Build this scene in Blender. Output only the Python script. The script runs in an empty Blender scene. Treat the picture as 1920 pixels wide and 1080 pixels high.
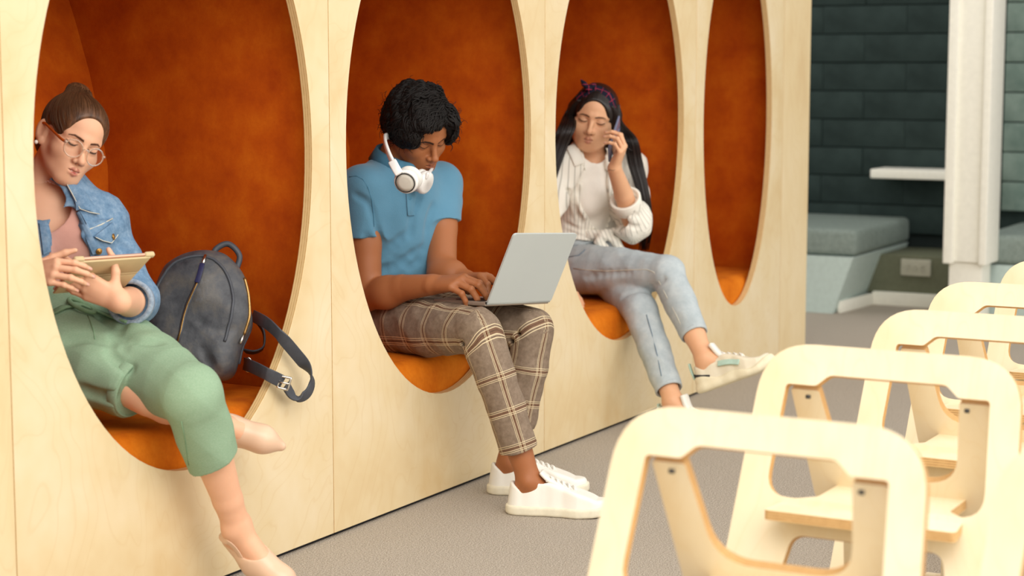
import bpy, bmesh, math, random
import numpy as np
from mathutils import Vector, Matrix
from mathutils.bvhtree import BVHTree

random.seed(7)
RNG = np.random.default_rng(11)
SC = bpy.context.scene
COL = SC.collection

# ---------------------------------------------------------------- camera, world, light, exposure
FPX, CAMH, PITCH = 3500.0, 1.22, math.atan(417 / 3500.0)
THETA = math.atan(1920 * math.cos(PITCH) / FPX)          # heading measured from the booth front (world X)
CAM = np.array([0.0, -2.681, CAMH])
FWH = np.array([math.cos(THETA), math.sin(THETA), 0.0])
RGT = np.array([math.sin(THETA), -math.cos(THETA), 0.0])
FWD = FWH * math.cos(PITCH) + np.array([0, 0, -math.sin(PITCH)])
UPV = np.cross(RGT, FWD)
cam_data = bpy.data.cameras.new('camera')
cam_data.sensor_width = 36.0
cam_data.lens = FPX / 1920 * 36.0
cam_data.clip_start = 0.05
cam_data.dof.use_dof = True
cam_data.dof.focus_distance = 4.85
cam_data.dof.aperture_fstop = 3.4
cam = bpy.data.objects.new('camera', cam_data)
COL.objects.link(cam)
cam.matrix_world = Matrix(((RGT[0], UPV[0], -FWD[0], CAM[0]), (RGT[1], UPV[1], -FWD[1], CAM[1]),
                           (RGT[2], UPV[2], -FWD[2], CAM[2]), (0, 0, 0, 1)))
SC.camera = cam

SC.view_settings.view_transform = 'Standard'
SC.view_settings.look = 'None'
SC.view_settings.gamma = 1.0
SC.view_settings.use_curve_mapping = False
SC.view_settings.exposure = 0.14

world = bpy.data.worlds.new('world')
SC.world = world
world.use_nodes = True
world.node_tree.nodes['Background'].inputs[0].default_value = (1.0, 0.965, 0.915, 1)
world.node_tree.nodes['Background'].inputs[1].default_value = 0.95


def area_light(name, loc, target, sx, sy, power, color):
    l = bpy.data.lights.new(name, 'AREA')
    l.shape = 'RECTANGLE'
    l.size, l.size_y, l.energy, l.color = sx, sy, power, color
    o = bpy.data.objects.new(name, l)
    COL.objects.link(o)
    o.location = loc
    o.rotation_euler = (Vector(target) - Vector(loc)).to_track_quat('-Z', 'Y').to_euler()
    return o


area_light('window_light', (3.6, -6.5, 2.4), (4.6, 0.0, 0.9), 8.0, 2.6, 150, (1.0, 0.97, 0.93))
area_light('ceiling_light', (1.2, -3.0, 3.9), (3.0, -1.4, 0.0), 5.0, 3.0, 165, (1.0, 0.955, 0.89))


# ---------------------------------------------------------------- pixel rays used to place real points
def ray(x, y):
    return FWD + RGT * (x - 960) / FPX - UPV * (y - 540) / FPX


def at(x, y, Y):
    d = ray(x, y)
    return CAM + d * ((Y - CAM[1]) / d[1])


def atz(x, y, Z):
    d = ray(x, y)
    return CAM + d * ((Z - CAM[2]) / d[2])


def atx(x, y, X):
    d = ray(x, y)
    return CAM + d * ((X - CAM[0]) / d[0])


def V3(*a):
    return np.array(a, float)


def nrm(v):
    v = np.asarray(v, float)
    return v / np.linalg.norm(v)


# ---------------------------------------------------------------- materials
def hexc(h):
    h = h.lstrip('#')
    r = [int(h[i:i + 2], 16) / 255 for i in (0, 2, 4)]
    return tuple(c / 12.92 if c <= .04045 else ((c + .055) / 1.055) ** 2.4 for c in r) + (1.0,)


class MB:
    """small node-tree builder"""

    def __init__(s, name, rough=0.6, spec=0.5, **kw):
        s.m = bpy.data.materials.new(name)
        s.m.use_nodes = True
        s.t = s.m.node_tree
        s.n = s.t.nodes
        s.b = s.n['Principled BSDF']
        s.b.inputs['Roughness'].default_value = rough
        s.b.inputs['Specular IOR Level'].default_value = spec
        for k, v in kw.items():
            s.b.inputs[k.replace('_', ' ')].default_value = v
        s.tc = s.n.new('ShaderNodeTexCoord')
        s.vec = s.tc.outputs['Object']

    def link(s, a, b):
        s.t.links.new(a, b)

    def attr(s, name, vec=False):
        n = s.n.new('ShaderNodeAttribute')
        n.attribute_name = name
        return n.outputs['Vector' if vec else 'Color']

    def mapping(s, vec=None, scale=(1, 1, 1), rot=(0, 0, 0)):
        n = s.n.new('ShaderNodeMapping')
        n.inputs['Scale'].default_value = scale
        n.inputs['Rotation'].default_value = rot
        s.link(vec or s.vec, n.inputs['Vector'])
        return n.outputs[0]

    def noise(s, scale, detail=3, rough=.55, vec=None, dist=0.0):
        n = s.n.new('ShaderNodeTexNoise')
        n.inputs['Scale'].default_value = scale
        n.inputs['Detail'].default_value = detail
        n.inputs['Roughness'].default_value = rough
        n.inputs['Distortion'].default_value = dist
        s.link(vec or s.vec, n.inputs['Vector'])
        return n.outputs['Fac']

    def wave(s, scale, dist=2, detail=2, dscale=1.0, vec=None, axis='X'):
        n = s.n.new('ShaderNodeTexWave')
        n.bands_direction = axis
        n.inputs['Scale'].default_value = scale
        n.inputs['Distortion'].default_value = dist
        n.inputs['Detail'].default_value = detail
        n.inputs['Detail Scale'].default_value = dscale
        s.link(vec or s.vec, n.inputs['Vector'])
        return n.outputs['Fac']

    def voronoi(s, scale, vec=None):
        n = s.n.new('ShaderNodeTexVoronoi')
        n.inputs['Scale'].default_value = scale
        s.link(vec or s.vec, n.inputs['Vector'])
        return n.outputs['Distance']

    def ramp(s, fac, stops, const=False):
        n = s.n.new('ShaderNodeValToRGB')
        cr = n.color_ramp
        if const:
            cr.interpolation = 'CONSTANT'
        while len(cr.elements) > 1:
            cr.elements.remove(cr.elements[-1])
        for i, (p, c) in enumerate(stops):
            e = cr.elements[0] if i == 0 else cr.elements.new(p)
            e.position = p
            e.color = c if not isinstance(c, str) else hexc(c)
        s.link(fac, n.inputs[0])
        return n.outputs[0]

    def mix(s, fac, a, b, mode='MIX'):
        n = s.n.new('ShaderNodeMix')
        n.data_type = 'RGBA'
        n.blend_type = mode
        for v, i in ((fac, 0), (a, 6), (b, 7)):
            if isinstance(v, str):
                v = hexc(v)
            if isinstance(v, (float, int, tuple)):
                n.inputs[i].default_value = v
            else:
                s.link(v, n.inputs[i])
        return n.outputs[2]

    def math(s, op, a, b=0.0):
        n = s.n.new('ShaderNodeMath')
        n.operation = op
        for v, i in ((a, 0), (b, 1)):
            if isinstance(v, (float, int)):
                n.inputs[i].default_value = v
            else:
                s.link(v, n.inputs[i])
        return n.outputs[0]

    def sep(s, vec):
        n = s.n.new('ShaderNodeSeparateXYZ')
        s.link(vec, n.inputs[0])
        return n.outputs

    def color(s, c):
        if isinstance(c, str):
            s.b.inputs['Base Color'].default_value = hexc(c)
        elif isinstance(c, tuple):
            s.b.inputs['Base Color'].default_value = c
        else:
            s.link(c, s.b.inputs['Base Color'])
        return s

    def bump(s, h, strength=.3, dist=.002):
        n = s.n.new('ShaderNodeBump')
        n.inputs['Strength'].default_value = strength
        n.inputs['Distance'].default_value = dist
        s.link(h, n.inputs['Height'])
        s.link(n.outputs[0], s.b.inputs['Normal'])
        return s


def simple(name, c, rough=.5, spec=.5, var=.08, scale=40, bump=0.0, bscale=400, **kw):
    """plain colour with a little procedural mottling"""
    b = MB(name, rough, spec, **kw)
    base = hexc(c)
    lo = tuple(x * (1 - var) for x in base[:3]) + (1,)
    hi = tuple(min(1, x * (1 + var)) for x in base[:3]) + (1,)
    b.color(b.ramp(b.noise(scale), [(.3, lo), (.7, hi)]))
    if bump:
        b.bump(b.noise(bscale, 2), bump, .001)
    return b.m


def ply_mat(name, lo, mid, hi, rot=(0, 0, 0), seed=0.0, vec_scale=(1, 1, 1)):
    b = MB(name, .42, .35)
    mp = b.n.new('ShaderNodeMapping')
    mp.inputs['Location'].default_value = (seed * 3.7, seed * 5.1, seed * 2.3)
    mp.inputs['Scale'].default_value = vec_scale
    mp.inputs['Rotation'].default_value = rot
    b.link(b.vec, mp.inputs['Vector'])
    v = mp.outputs[0]
    big = b.noise(1.5, 3, .55, v, .8)
    w = b.math('MULTIPLY', big, 26.0)
    rings = b.math('FRACT', w)
    lines = b.ramp(rings, [(0, (0, 0, 0, 1)), (.38, (0.15, .15, .15, 1)), (.47, (1, 1, 1, 1)), (.56, (.1, .1, .1, 1)), (1, (0, 0, 0, 1))])
    cloud = b.noise(3.2, 4, .6, v)
    base = b.ramp(cloud, [(.28, lo), (.5, mid), (.75, hi)])
    grain = b.noise(60, 2, .5, b.mapping(v, (1, 1, 12)))
    c1 = b.mix(b.math('MULTIPLY', lines, .30), base, lo)
    c2 = b.mix(b.math('MULTIPLY', grain, .10), c1, lo)
    b.color(c2)
    return b.m


M = {}
M['ply_front'] = ply_mat('plywood_front', '#d6b987', '#e2cea5', '#e9dabb', vec_scale=(1.0, 1, .8))
M['ply_post'] = ply_mat('plywood_post', '#d6b888', '#e2cca0', '#e9d7b2', seed=2, vec_scale=(1.6, 1, .5))
M['ply_chair'] = ply_mat('plywood_chair', '#e6d0a6', '#eedfbe', '#f2e6cd', seed=5, vec_scale=(1.5, 1.5, .5))


def edge_mat(name, axis, freq, a, b_):
    b = MB(name, .55, .3)
    w = b.wave(freq, 0.0, 0, axis=axis)
    b.color(b.mix(b.noise(90), b.ramp(w, [(.3, a), (.62, b_)]), b_))
    return b.m


M['edge_front'] = edge_mat('plywood_edge_front', 'Y', 45, '#b78d54', '#e0c08a')
M['edge_chair'] = edge_mat('plywood_edge_chair', 'X', 60, '#a87846', '#d2a76c')
M['edge_seat'] = edge_mat('plywood_edge_seat', 'Z', 60, '#9c6a3a', '#dcb57c')


def velvet(name, lo, mid, hi):
    b = MB(name, .85, .15)
    b.b.inputs['Sheen Weight'].default_value = .12
    b.b.inputs['Sheen Roughness'].default_value = .45
    b.b.inputs['Sheen Tint'].default_value = hexc('#ff9a40')
    f = b.noise(9, 5, .65)
    g = b.noise(120, 3, .7)
    c = b.ramp(f, [(.3, lo), (.5, mid), (.72, hi)])
    c = b.mix(b.math('MULTIPLY', g, .45), c, lo)
    b.color(c)
    b.bump(b.noise(420, 2), .15, .0015)
    return b.m


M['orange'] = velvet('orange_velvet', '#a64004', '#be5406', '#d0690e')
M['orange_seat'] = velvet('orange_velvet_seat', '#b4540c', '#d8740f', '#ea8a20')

b = MB('grey_carpet', .95, .1)
f = b.noise(230, 3, .8)
g = b.voronoi(330)
c = b.ramp(f, [(.32, '#857a6e'), (.47, '#b5aa9c'), (.60, '#d0c6b8'), (.72, '#e8e0d3')])
b.color(b.mix(b.math('MULTIPLY', b.noise(2.0, 3), .2), c, '#a3998c'))
b.bump(g, .8, .004)
M['carpet'] = b.m

b = MB('dark_painted_block', .8, .2)
c = b.ramp(b.noise(5, 4), [(.3, '#202c2a'), (.7, '#313f3d')])
b.color(c)
b.bump(b.noise(60, 4), .4, .004)
M['block'] = b.m
b = MB('lit_wall_block', .8, .2)  # lit copy of the dark wall block, brightness put into the colour
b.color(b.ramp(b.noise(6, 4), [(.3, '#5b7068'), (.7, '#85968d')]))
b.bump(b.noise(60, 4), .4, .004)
M['block_lit'] = b.m
M['mortar'] = simple('dark_mortar', '#1d2827', .9)
M['white_paint'] = simple('white_paint', '#f4f2e6', .5, .4, .03)
M['pale_blue'] = simple('pale_blue_laminate', '#bfcfca', .55, .3, .05)
M['olive_panel'] = simple('olive_panel', '#6e715c', .7, .3, .08)
M['grey_felt'] = simple('grey_felt', '#84908a', .9, .1, .12, 60, .3)
M['socket'] = simple('socket_plastic', '#b9b7a6', .5)
M['dark_gap'] = simple('dark_gap', '#15161a', .9)
M['dark_metal'] = simple('dark_metal', '#30302e', .4, .5, .05)

# ---------------------------------------------------------------- mesh helpers
ORG = {}


def origin_of(p):
    return ORG.get(p.name, np.zeros(3)) if p is not None else np.zeros(3)


def link(o, parent=None):
    COL.objects.link(o)
    if parent is not None:
        o.parent = parent
    return o


def thing(name, label, cat, loc=(0, 0, 0), group=None, kind=None):
    o = bpy.data.objects.new(name, None)
    o.empty_display_size = .05
    COL.objects.link(o)
    o.location = loc
    ORG[o.name] = np.array(loc, float)
    tag(o, label, cat, group, kind)
    return o


def tag(o, label=None, cat=None, group=None, kind=None):
    if label: o['label'] = label
    if cat: o['category'] = cat
    if group: o['group'] = group
    if kind: o['kind'] = kind
    return o


def mesh_np(name, V, F, mats, parent=None, smooth=True, attrs=None, fm=None):
    """V (n,3) world coordinates, F (m,k) or list of lists; one mesh object"""
    V = np.asarray(V, np.float32)
    org = origin_of(parent)
    own = org if parent is not None else np.zeros(3)
    me = bpy.data.meshes.new(name)
    if isinstance(F, np.ndarray):
        n, k = F.shape
        me.vertices.add(len(V))
        me.vertices.foreach_set('co', (V - own).astype(np.float32).ravel())
        me.loops.add(n * k)
        me.loops.foreach_set('vertex_index', F.astype(np.int32).ravel())
        me.polygons.add(n)
        me.polygons.foreach_set('loop_start', np.arange(0, n * k, k, dtype=np.int32))
        me.polygons.foreach_set('loop_total', np.full(n, k, np.int32))
        me.update(calc_edges=True)
    else:
        me.from_pydata([tuple(v) for v in (V - own)], [], F)
    me.polygons.foreach_set('use_smooth', np.full(len(me.polygons), smooth))
    for m in (mats if isinstance(mats, (list, tuple)) else [mats]):
        me.materials.append(m)
    if fm is not None:
        me.polygons.foreach_set('material_index', np.asarray(fm, np.int32))
    for k, a in (attrs or {}).items():
        if a.shape[1] == 4:
            at_ = me.attributes.new(k, 'FLOAT_COLOR', 'POINT')
            at_.data.foreach_set('color', a.astype(np.float32).ravel())
        else:
            at_ = me.attributes.new(k, 'FLOAT_VECTOR', 'POINT')
            at_.data.foreach_set('vector', a.astype(np.float32).ravel())
    me.validate()
    o = bpy.data.objects.new(name, me)
    link(o, parent)
    ORG[o.name] = own
    return o


def bevel(o, w, seg=2, angle=35):
    m = o.modifiers.new('bevel', 'BEVEL')
    m.width, m.segments, m.limit_method, m.angle_limit = w, seg, 'ANGLE', math.radians(angle)
    m.harden_normals = False
    return o


BOXF = [[0, 3, 2, 1], [4, 5, 6, 7], [0, 1, 5, 4], [1, 2, 6, 5], [2, 3, 7, 6], [3, 0, 4, 7]]


def obox(name, c, ax, size, mat, parent=None, bev=0.0, seg=3, taper=1.0):
    """box with centre c, axes ax (3 unit vectors), full sizes"""
    c = np.asarray(c, float)
    a, b_, d = [np.asarray(v, float) * s * .5 for v, s in zip(ax, size)]
    V = [c - a - b_ - d, c + a - b_ - d, c + a + b_ - d, c - a + b_ - d]
    V += [c - a * taper - b_ * taper + d, c + a * taper - b_ * taper + d, c + a * taper + b_ * taper + d, c - a * taper + b_ * taper + d]
    o = mesh_np(name, V, BOXF, mat, parent, smooth=bev > 0)
    if np.dot(np.cross(a, b_), d) < 0:
        o.data.flip_normals()
    if bev:
        bevel(o, bev, seg)
    return o


I3 = np.eye(3)


def box(name, lo, hi, mat, parent=None, bev=0.0, seg=3):
    lo, hi = np.array(lo, float), np.array(hi, float)
    return obox(name, (lo + hi) / 2, I3, hi - lo, mat, parent, bev, seg)


def plate(name, outer, holes, o, ex, ey, th, mats, parent=None, bev=0.0015, seg=2):
    """flat sheet with cut-outs: 2-D loops in the frame (o, ex, ey), extruded by th along ex x ey"""
    o, ex, ey = [np.asarray(v, float) for v in (o, ex, ey)]
    nz = np.cross(ex, ey)
    org = origin_of(parent)
    bm = bmesh.new()
    edges = []
    for lp in [outer] + list(holes):
        vs = [bm.verts.new(tuple(o + ex * p[0] + ey * p[1] - org)) for p in lp]
        edges += [bm.edges.new((vs[i], vs[(i + 1) % len(vs)])) for i in range(len(vs))]
    bmesh.ops.triangle_fill(bm, use_beauty=True, use_dissolve=False, edges=edges, normal=tuple(nz))
    r = bmesh.ops.extrude_face_region(bm, geom=bm.faces[:])
    bmesh.ops.translate(bm, verts=[g for g in r['geom'] if isinstance(g, bmesh.types.BMVert)], vec=tuple(nz * th))
    bmesh.ops.recalc_face_normals(bm, faces=bm.faces[:])
    for f in bm.faces:
        if abs(Vector(nz).dot(f.normal)) < .7 and len(mats) > 1:
            f.material_index = 1
    me = bpy.data.meshes.new(name)
    bm.to_mesh(me)
    bm.free()
    for m in mats:
        me.materials.append(m)
    ob = link(bpy.data.objects.new(name, me), parent)
    ORG[ob.name] = org
    if bev:
        bevel(ob, bev, seg, 50)
    return ob


def rounded(poly, radii, n=7):
    """round the corners of a closed 2-D polygon"""
    out = []
    N = len(poly)
    for i in range(N):
        p0, p1, p2 = [np.array(poly[j % N], float) for j in (i - 1, i, i + 1)]
        r = radii[i] if isinstance(radii, (list, tuple)) else radii
        if r <= 0:
            out.append(tuple(p1))
            continue
        a, c = nrm(p0 - p1), nrm(p2 - p1)
        ang = math.acos(max(-1, min(1, float(a @ c))))
        t = min(r / math.tan(ang / 2), .49 * np.linalg.norm(p0 - p1), .49 * np.linalg.norm(p2 - p1))
        A, B = p1 + a * t, p1 + c * t
        for k in range(n + 1):
            s = k / n
            out.append(tuple((1 - s) ** 2 * A + 2 * s * (1 - s) * p1 + s * s * B))
    return out


def smooth_path(P, n=8, closed=False):
    """Catmull-Rom through P"""
    P = [np.asarray(p, float) for p in P]
    N = len(P)
    out = []
    for i in range(N if closed else N - 1):
        if closed:
            p0, p1, p2, p3 = P[i - 1], P[i], P[(i + 1) % N], P[(i + 2) % N]
        else:
            p0, p1, p2, p3 = P[max(i - 1, 0)], P[i], P[i + 1], P[min(i + 2, N - 1)]
        for k in range(n):
            t = k / n
            out.append(.5 * ((2 * p1) + (p2 - p0) * t + (2 * p0 - 5 * p1 + 4 * p2 - p3) * t * t + (3 * p1 - p0 - 3 * p2 + p3) * t ** 3))
    if not closed:
        out.append(P[-1])
    return np.array(out)


def tube_geo(P, R, n=8, closed=False, flat=1.0, up=None):
    """sweep an n-gon (flattened by flat along the frame's second axis) along P"""
    P = np.asarray(P, float)
    N = len(P)
    R = np.full(N, R) if np.isscalar(R) else np.asarray(R, float)
    T = np.gradient(P, axis=0) if not closed else (np.roll(P, -1, 0) - np.roll(P, 1, 0))
    T /= np.linalg.norm(T, axis=1)[:, None] + 1e-12
    u = np.asarray(up, float) if up is not None else (V3(0, 0, 1) if abs(T[0][2]) < .9 else V3(1, 0, 0))
    V = []
    for i in range(N):
        s = np.cross(T[i], u)
        s /= np.linalg.norm(s) + 1e-12
        w = np.cross(s, T[i])
        if up is None:
            u = w
        for k in range(n):
            a = 2 * math.pi * k / n
            V.append(P[i] + s * (math.cos(a) * R[i]) + w * (math.sin(a) * R[i] * flat))
    F = []
    for i in range(N if closed else N - 1):
        j = (i + 1) % N
        for k in range(n):
            l = (k + 1) % n
            F.append([i * n + k, i * n + l, j * n + l, j * n + k])
    if not closed:
        F.append([k for k in range(n)][::-1])
        F.append([(N - 1) * n + k for k in range(n)])
    return V, F


def tube(name, P, R, mat, parent=None, n=8, closed=False, flat=1.0, up=None):
    V, F = tube_geo(P, R, n, closed, flat, up)
    return mesh_np(name, V, F, mat, parent)


def tubes(name, specs, mat, parent=None, n=5):
    V, F = [], []
    for P, R in specs:
        v, f = tube_geo(P, R, n)
        o = len(V)
        V += v
        F += [[i + o for i in q] for q in f]
    return mesh_np(name, V, F, mat, parent)


def ribbon(name, P, W, th, up, mat, parent=None):
    """flat strap of width W along P; 'up' is the direction of its width (one vector or one per point)"""
    P = np.asarray(P, float)
    N = len(P)
    T = np.gradient(P, axis=0)
    T /= np.linalg.norm(T, axis=1)[:, None]
    ups = np.tile(np.asarray(up, float), (N, 1)) if np.ndim(up) == 1 else np.asarray(up, float)
    V = []
    for i in range(N):
        w = ups[i] - T[i] * (ups[i] @ T[i])
        w = nrm(w) * W / 2
        nn = np.cross(T[i], nrm(w)) * th / 2
        V += [P[i] - w - nn, P[i] + w - nn, P[i] + w + nn, P[i] - w + nn]
    F = [[0, 1, 2, 3], [(N - 1) * 4 + k for k in (3, 2, 1, 0)]]
    for i in range(N - 1):
        for k in range(4):
            l = (k + 1) % 4
            F.append([i * 4 + k, (i + 1) * 4 + k, (i + 1) * 4 + l, i * 4 + l])
    o = mesh_np(name, V, F, mat, parent)
    bevel(o, th * .4, 2)
    return o


def lathe(name, prof, c, axis, mat, parent=None, n=32):
    """profile [(r, h)] turned about axis through c"""
    axis = nrm(axis)
    s = nrm(np.cross(axis, V3(0, 0, 1) if abs(axis[2]) < .9 else V3(1, 0, 0)))
    t = np.cross(axis, s)
    V, F = [], []
    for r, h in prof:
        for k in range(n):
            a = 2 * math.pi * k / n
            V.append(np.asarray(c) + axis * h + s * (r * math.cos(a)) + t * (r * math.sin(a)))
    for i in range(len(prof) - 1):
        for k in range(n):
            l = (k + 1) % n
            F.append([i * n + k, i * n + l, (i + 1) * n + l, (i + 1) * n + k])
    F.append(list(range(n))[::-1])
    F.append([(len(prof) - 1) * n + k for k in range(n)])
    return mesh_np(name, V, F, mat, parent)

# ================================================================ the setting
fl = box('floor', (-3, -9, -.04), (12.5, 4, 0), M['carpet'])
tag(fl, 'grey flecked carpet floor', kind='structure')

# far wall of dark blocks, block by block
WX = 9.75
wf = box('wall_far', (WX + .03, -3.5, 0), (WX + .2, 3.4, 2.8), M['mortar'])
tag(wf, 'dark teal painted block wall behind the benches', kind='structure')
bh, bl = .1515, .46
proto_block = None
zoff = .028
for r in range(16):
    z0 = zoff + .302 + r * bh
    for k in range(-2, 6):
        y0 = -.9 + (k + (.5 if r % 2 else 0)) * bl
        if y0 > 1.75:
            continue
        if proto_block is None:
            proto_block = box('block', (WX - .008, 0, 0), (WX + .05, bl - .0015, bh - .005), M['block'], None, .002, 2)
            o = proto_block
            o.parent = wf
        else:
            o = proto_block.copy()
            COL.objects.link(o)
        o.location = (RNG.uniform(-.004, .004), y0, z0)
# block strip added right of the column; paler colour stands for light
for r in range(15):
    o = box('lit_strip_block', (9.60, -.455, zoff + .302 + (r + 1) * bh), (9.76, -.31, zoff + .302 + (r + 1) * bh + bh - .006), M['block_lit'], None, .004, 2)
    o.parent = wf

# white column with a wider casing that stops above the floor
cq = atx(1774, 250, 8.7)
ca, cb = atx(1778, 540, 8.7)[1], atx(1840, 540, 8.7)[1]
wa, wb = atx(1768, 480, 8.66)[1], atx(1849, 480, 8.66)[1]
col = thing('column', 'white square column with a wider casing behind the plywood chairs', 'column', (8.75, (ca + cb) / 2, 0))
col['kind'] = 'structure'
box('shaft', (8.7, cb, 0), (8.86, ca, 2.8), M['white_paint'], col, .004)
zc = atx(1800, 492, 8.66)[2]
box('casing', (8.68, wb + .012, zc), (8.88, wa - .012, 2.8), M['white_paint'], col, .003)
for ya, yb in ((wa - .045, wa), (wb, wb + .035)):
    box('casing_strip', (8.655, ya, zc - .008), (8.89, yb, 2.8), M['white_paint'], col, .004)

# benches along the far wall
cy = atx(1600, 478, 8.8)[1]
by = atx(1561, 587, 8.8)[1]
be = thing('bench', 'pale blue built-in bench with a grey cushion beside the plywood post', 'bench', (9.2, cy + .7, 0))
prof = [(by, 0.0), (cy, .285), (cy + 1.5, .285), (cy + 1.5, 0)]
plate('base', [(p[0], p[1]) for p in prof], [], (8.8, 0, 0), (0, 1, 0), (0, 0, 1), .925, [M['pale_blue']], be, .004)
box('seat_cushion', (8.81, cy - .01, .287), (9.72, cy + 1.5, .42), M['grey_felt'], be, .03, 4)
ry0 = atx(1846, 500, 8.9)[1]
lb = thing('low_bench', 'low olive bench base with a white plinth below the dark block wall', 'bench', (9.4, .1, 0))
box('front_panel', (9.27, ry0 + .04, .06), (9.72, by - .01, .26), M['olive_panel'], lb, .004)
box('plinth', (9.24, ry0 + .04, 0), (9.30, by - .06, .07), M['white_paint'], lb, .004)
sp0, sp1 = atx(1690, 485, 9.26), atx(1745, 519, 9.26)
sk = box('socket_plate', (9.25, sp1[1], sp1[2]), (9.27, sp0[1], sp0[2]), M['socket'], lb, .003)
for f in (.25, .5, .75):
    yy = sp0[1] + (sp1[1] - sp0[1]) * f
    lathe('socket', [(.012, 0), (.012, .004), (.009, .004), (.009, .001)], (9.25, yy, (sp0[2] + sp1[2]) / 2), (-1, 0, 0), M['socket'], sk, 16)
obox('floor_strip', (9.05, by - .04, .03), (nrm(V3(1, -.1, 0)), V3(0, 0, 1), nrm(V3(.1, 1, 0))), (.42, .06, .02), M['white_paint'], lb, .003)
s0, s1 = atx(1637, 316, 9.55), atx(1767, 337, 9.55)
sh = thing('wall_shelf', 'white floating shelf on the dark block wall', 'shelf', (9.6, 0, s0[2]))
box('board', (9.5, s1[1] - .25, s1[2]), (9.74, s0[1], s0[2]), M['white_paint'], sh, .006)
box('mounting_rail', (9.71, s1[1] - .2, s1[2] - .012), (9.745, s0[1] - .06, s1[2] + .004), M['dark_metal'], sh, .002)
ry = atx(1846, 500, 8.9)[1]
rb = thing('bench', 'pale blue built-in bench with a grey cushion behind the white column', 'bench', (9.2, ry - .6, 0))
box('base', (8.9, ry - 1.4, 0), (9.70, ry + .03, .275), M['pale_blue'], rb, .004)
box('seat_cushion', (8.89, ry - 1.4, .277), (9.70, ry + .03, .42), M['grey_felt'], rb, .03, 4)

# ================================================================ plywood booths
S = [2.797, 3.954, 5.135, 6.323, 7.228]
OPEN = [(3.378, .497), (4.536, .508), (5.711, .505), (6.750, .352)]
ZC, ZB = 1.010, .717
TOP = 1.95
WHO = ['orange padded plywood booth with the woman in the denim jacket and a backpack',
       'orange padded plywood booth with the man typing on a laptop',
       'orange padded plywood booth with the woman on the phone',
       'empty orange padded plywood booth with a narrow opening, next to the end post']


def back_profile():
    return [(.695, .30), (.70, .95), (.725, 1.08), (.755, 1.20), (.80, 1.34), (.86, 1.5), (.93, 1.66), (.96, 1.8)]


for i in range(4):
    x0, x1 = S[i], S[i + 1]
    t = thing('booth', WHO[i], 'booth', ((x0 + x1) / 2, .4, 0), 'plywood booths in a row')
    cx, a = OPEN[i]
    N = 96
    hole = [(cx + a * math.cos(2 * math.pi * k / N), ZC + ZB * math.sin(2 * math.pi * k / N)) for k in range(N)]
    plate('front_panel', [(x0 + .001, .010), (x1 - .001, .010), (x1 - .001, TOP), (x0 + .001, TOP)], [hole],
          (0, .0, 0), (1, 0, 0), (0, 0, 1), -.024, [M['ply_front'], M['edge_front']], t, .0016)
    # the padded walls inside
    box('right_pad', (x1 - .036, .026, .20), (x1 - .004, .97, 1.8), M['orange'], t, .008, 3)
    box('left_pad', (x0 + .004, .026, .20), (x0 + .036, .97, 1.8), M['orange'], t, .008, 3)
    bp = back_profile()
    VV, FF = [], []
    for (y, z) in bp:
        VV += [(x0 + .036, y, z), (x1 - .036, y, z)]
    for (y, z) in bp:
        VV += [(x0 + .036, y + .04, z), (x1 - .036, y + .04, z)]
    n = len(bp)
    for k in range(n - 1):
        FF.append([2 * k, 2 * k + 1, 2 * k + 3, 2 * k + 2])
        FF.append([2 * n + 2 * k, 2 * n + 2 * k + 2, 2 * n + 2 * k + 3, 2 * n + 2 * k + 1])
    o = mesh_np('back_pad', VV, FF, M['orange'], t)
    bev = box('seat_cushion', (x0 + .038, .028, .18), (x1 - .038, .69, .395), M['orange_seat'], t, .05, 6)
    box('top_panel', (x0 + .002, .026, TOP - .14), (x1 - .002, 1.0, TOP - .12), M['ply_front'], t)
    box('plinth', (x0 + .002, .012, 0), (x1 - .002, 1.0, .17), M['dark_gap'], t)
t = thing('plywood_partition', 'strip of plain plywood panel at the very left edge beside the reading woman', 'panel', (2.2, .3, 0))
plate('front_panel', [(1.6, .010), (S[0] - .001, .010), (S[0] - .001, TOP), (1.6, TOP)], [], (0, 0, 0), (1, 0, 0), (0, 0, 1), -.024,
      [M['ply_post'], M['edge_front']], t, .0016)
box('plinth', (1.6, .012, 0), (S[0] - .002, .4, .17), M['dark_gap'], t)
t = thing('end_post', 'flat plywood end post of the booth row beside the dark block wall', 'post', (7.38, .3, 0))
plate('front_panel', [(S[4] + .001, .010), (7.545, .010), (7.545, TOP), (S[4] + .001, TOP)], [], (0, 0, 0), (1, 0, 0), (0, 0, 1), -.024,
      [M['ply_post'], M['edge_front']], t)
box('side_panel', (7.52, .025, .010), (7.544, 1.0, TOP), M['ply_post'], t)

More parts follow.
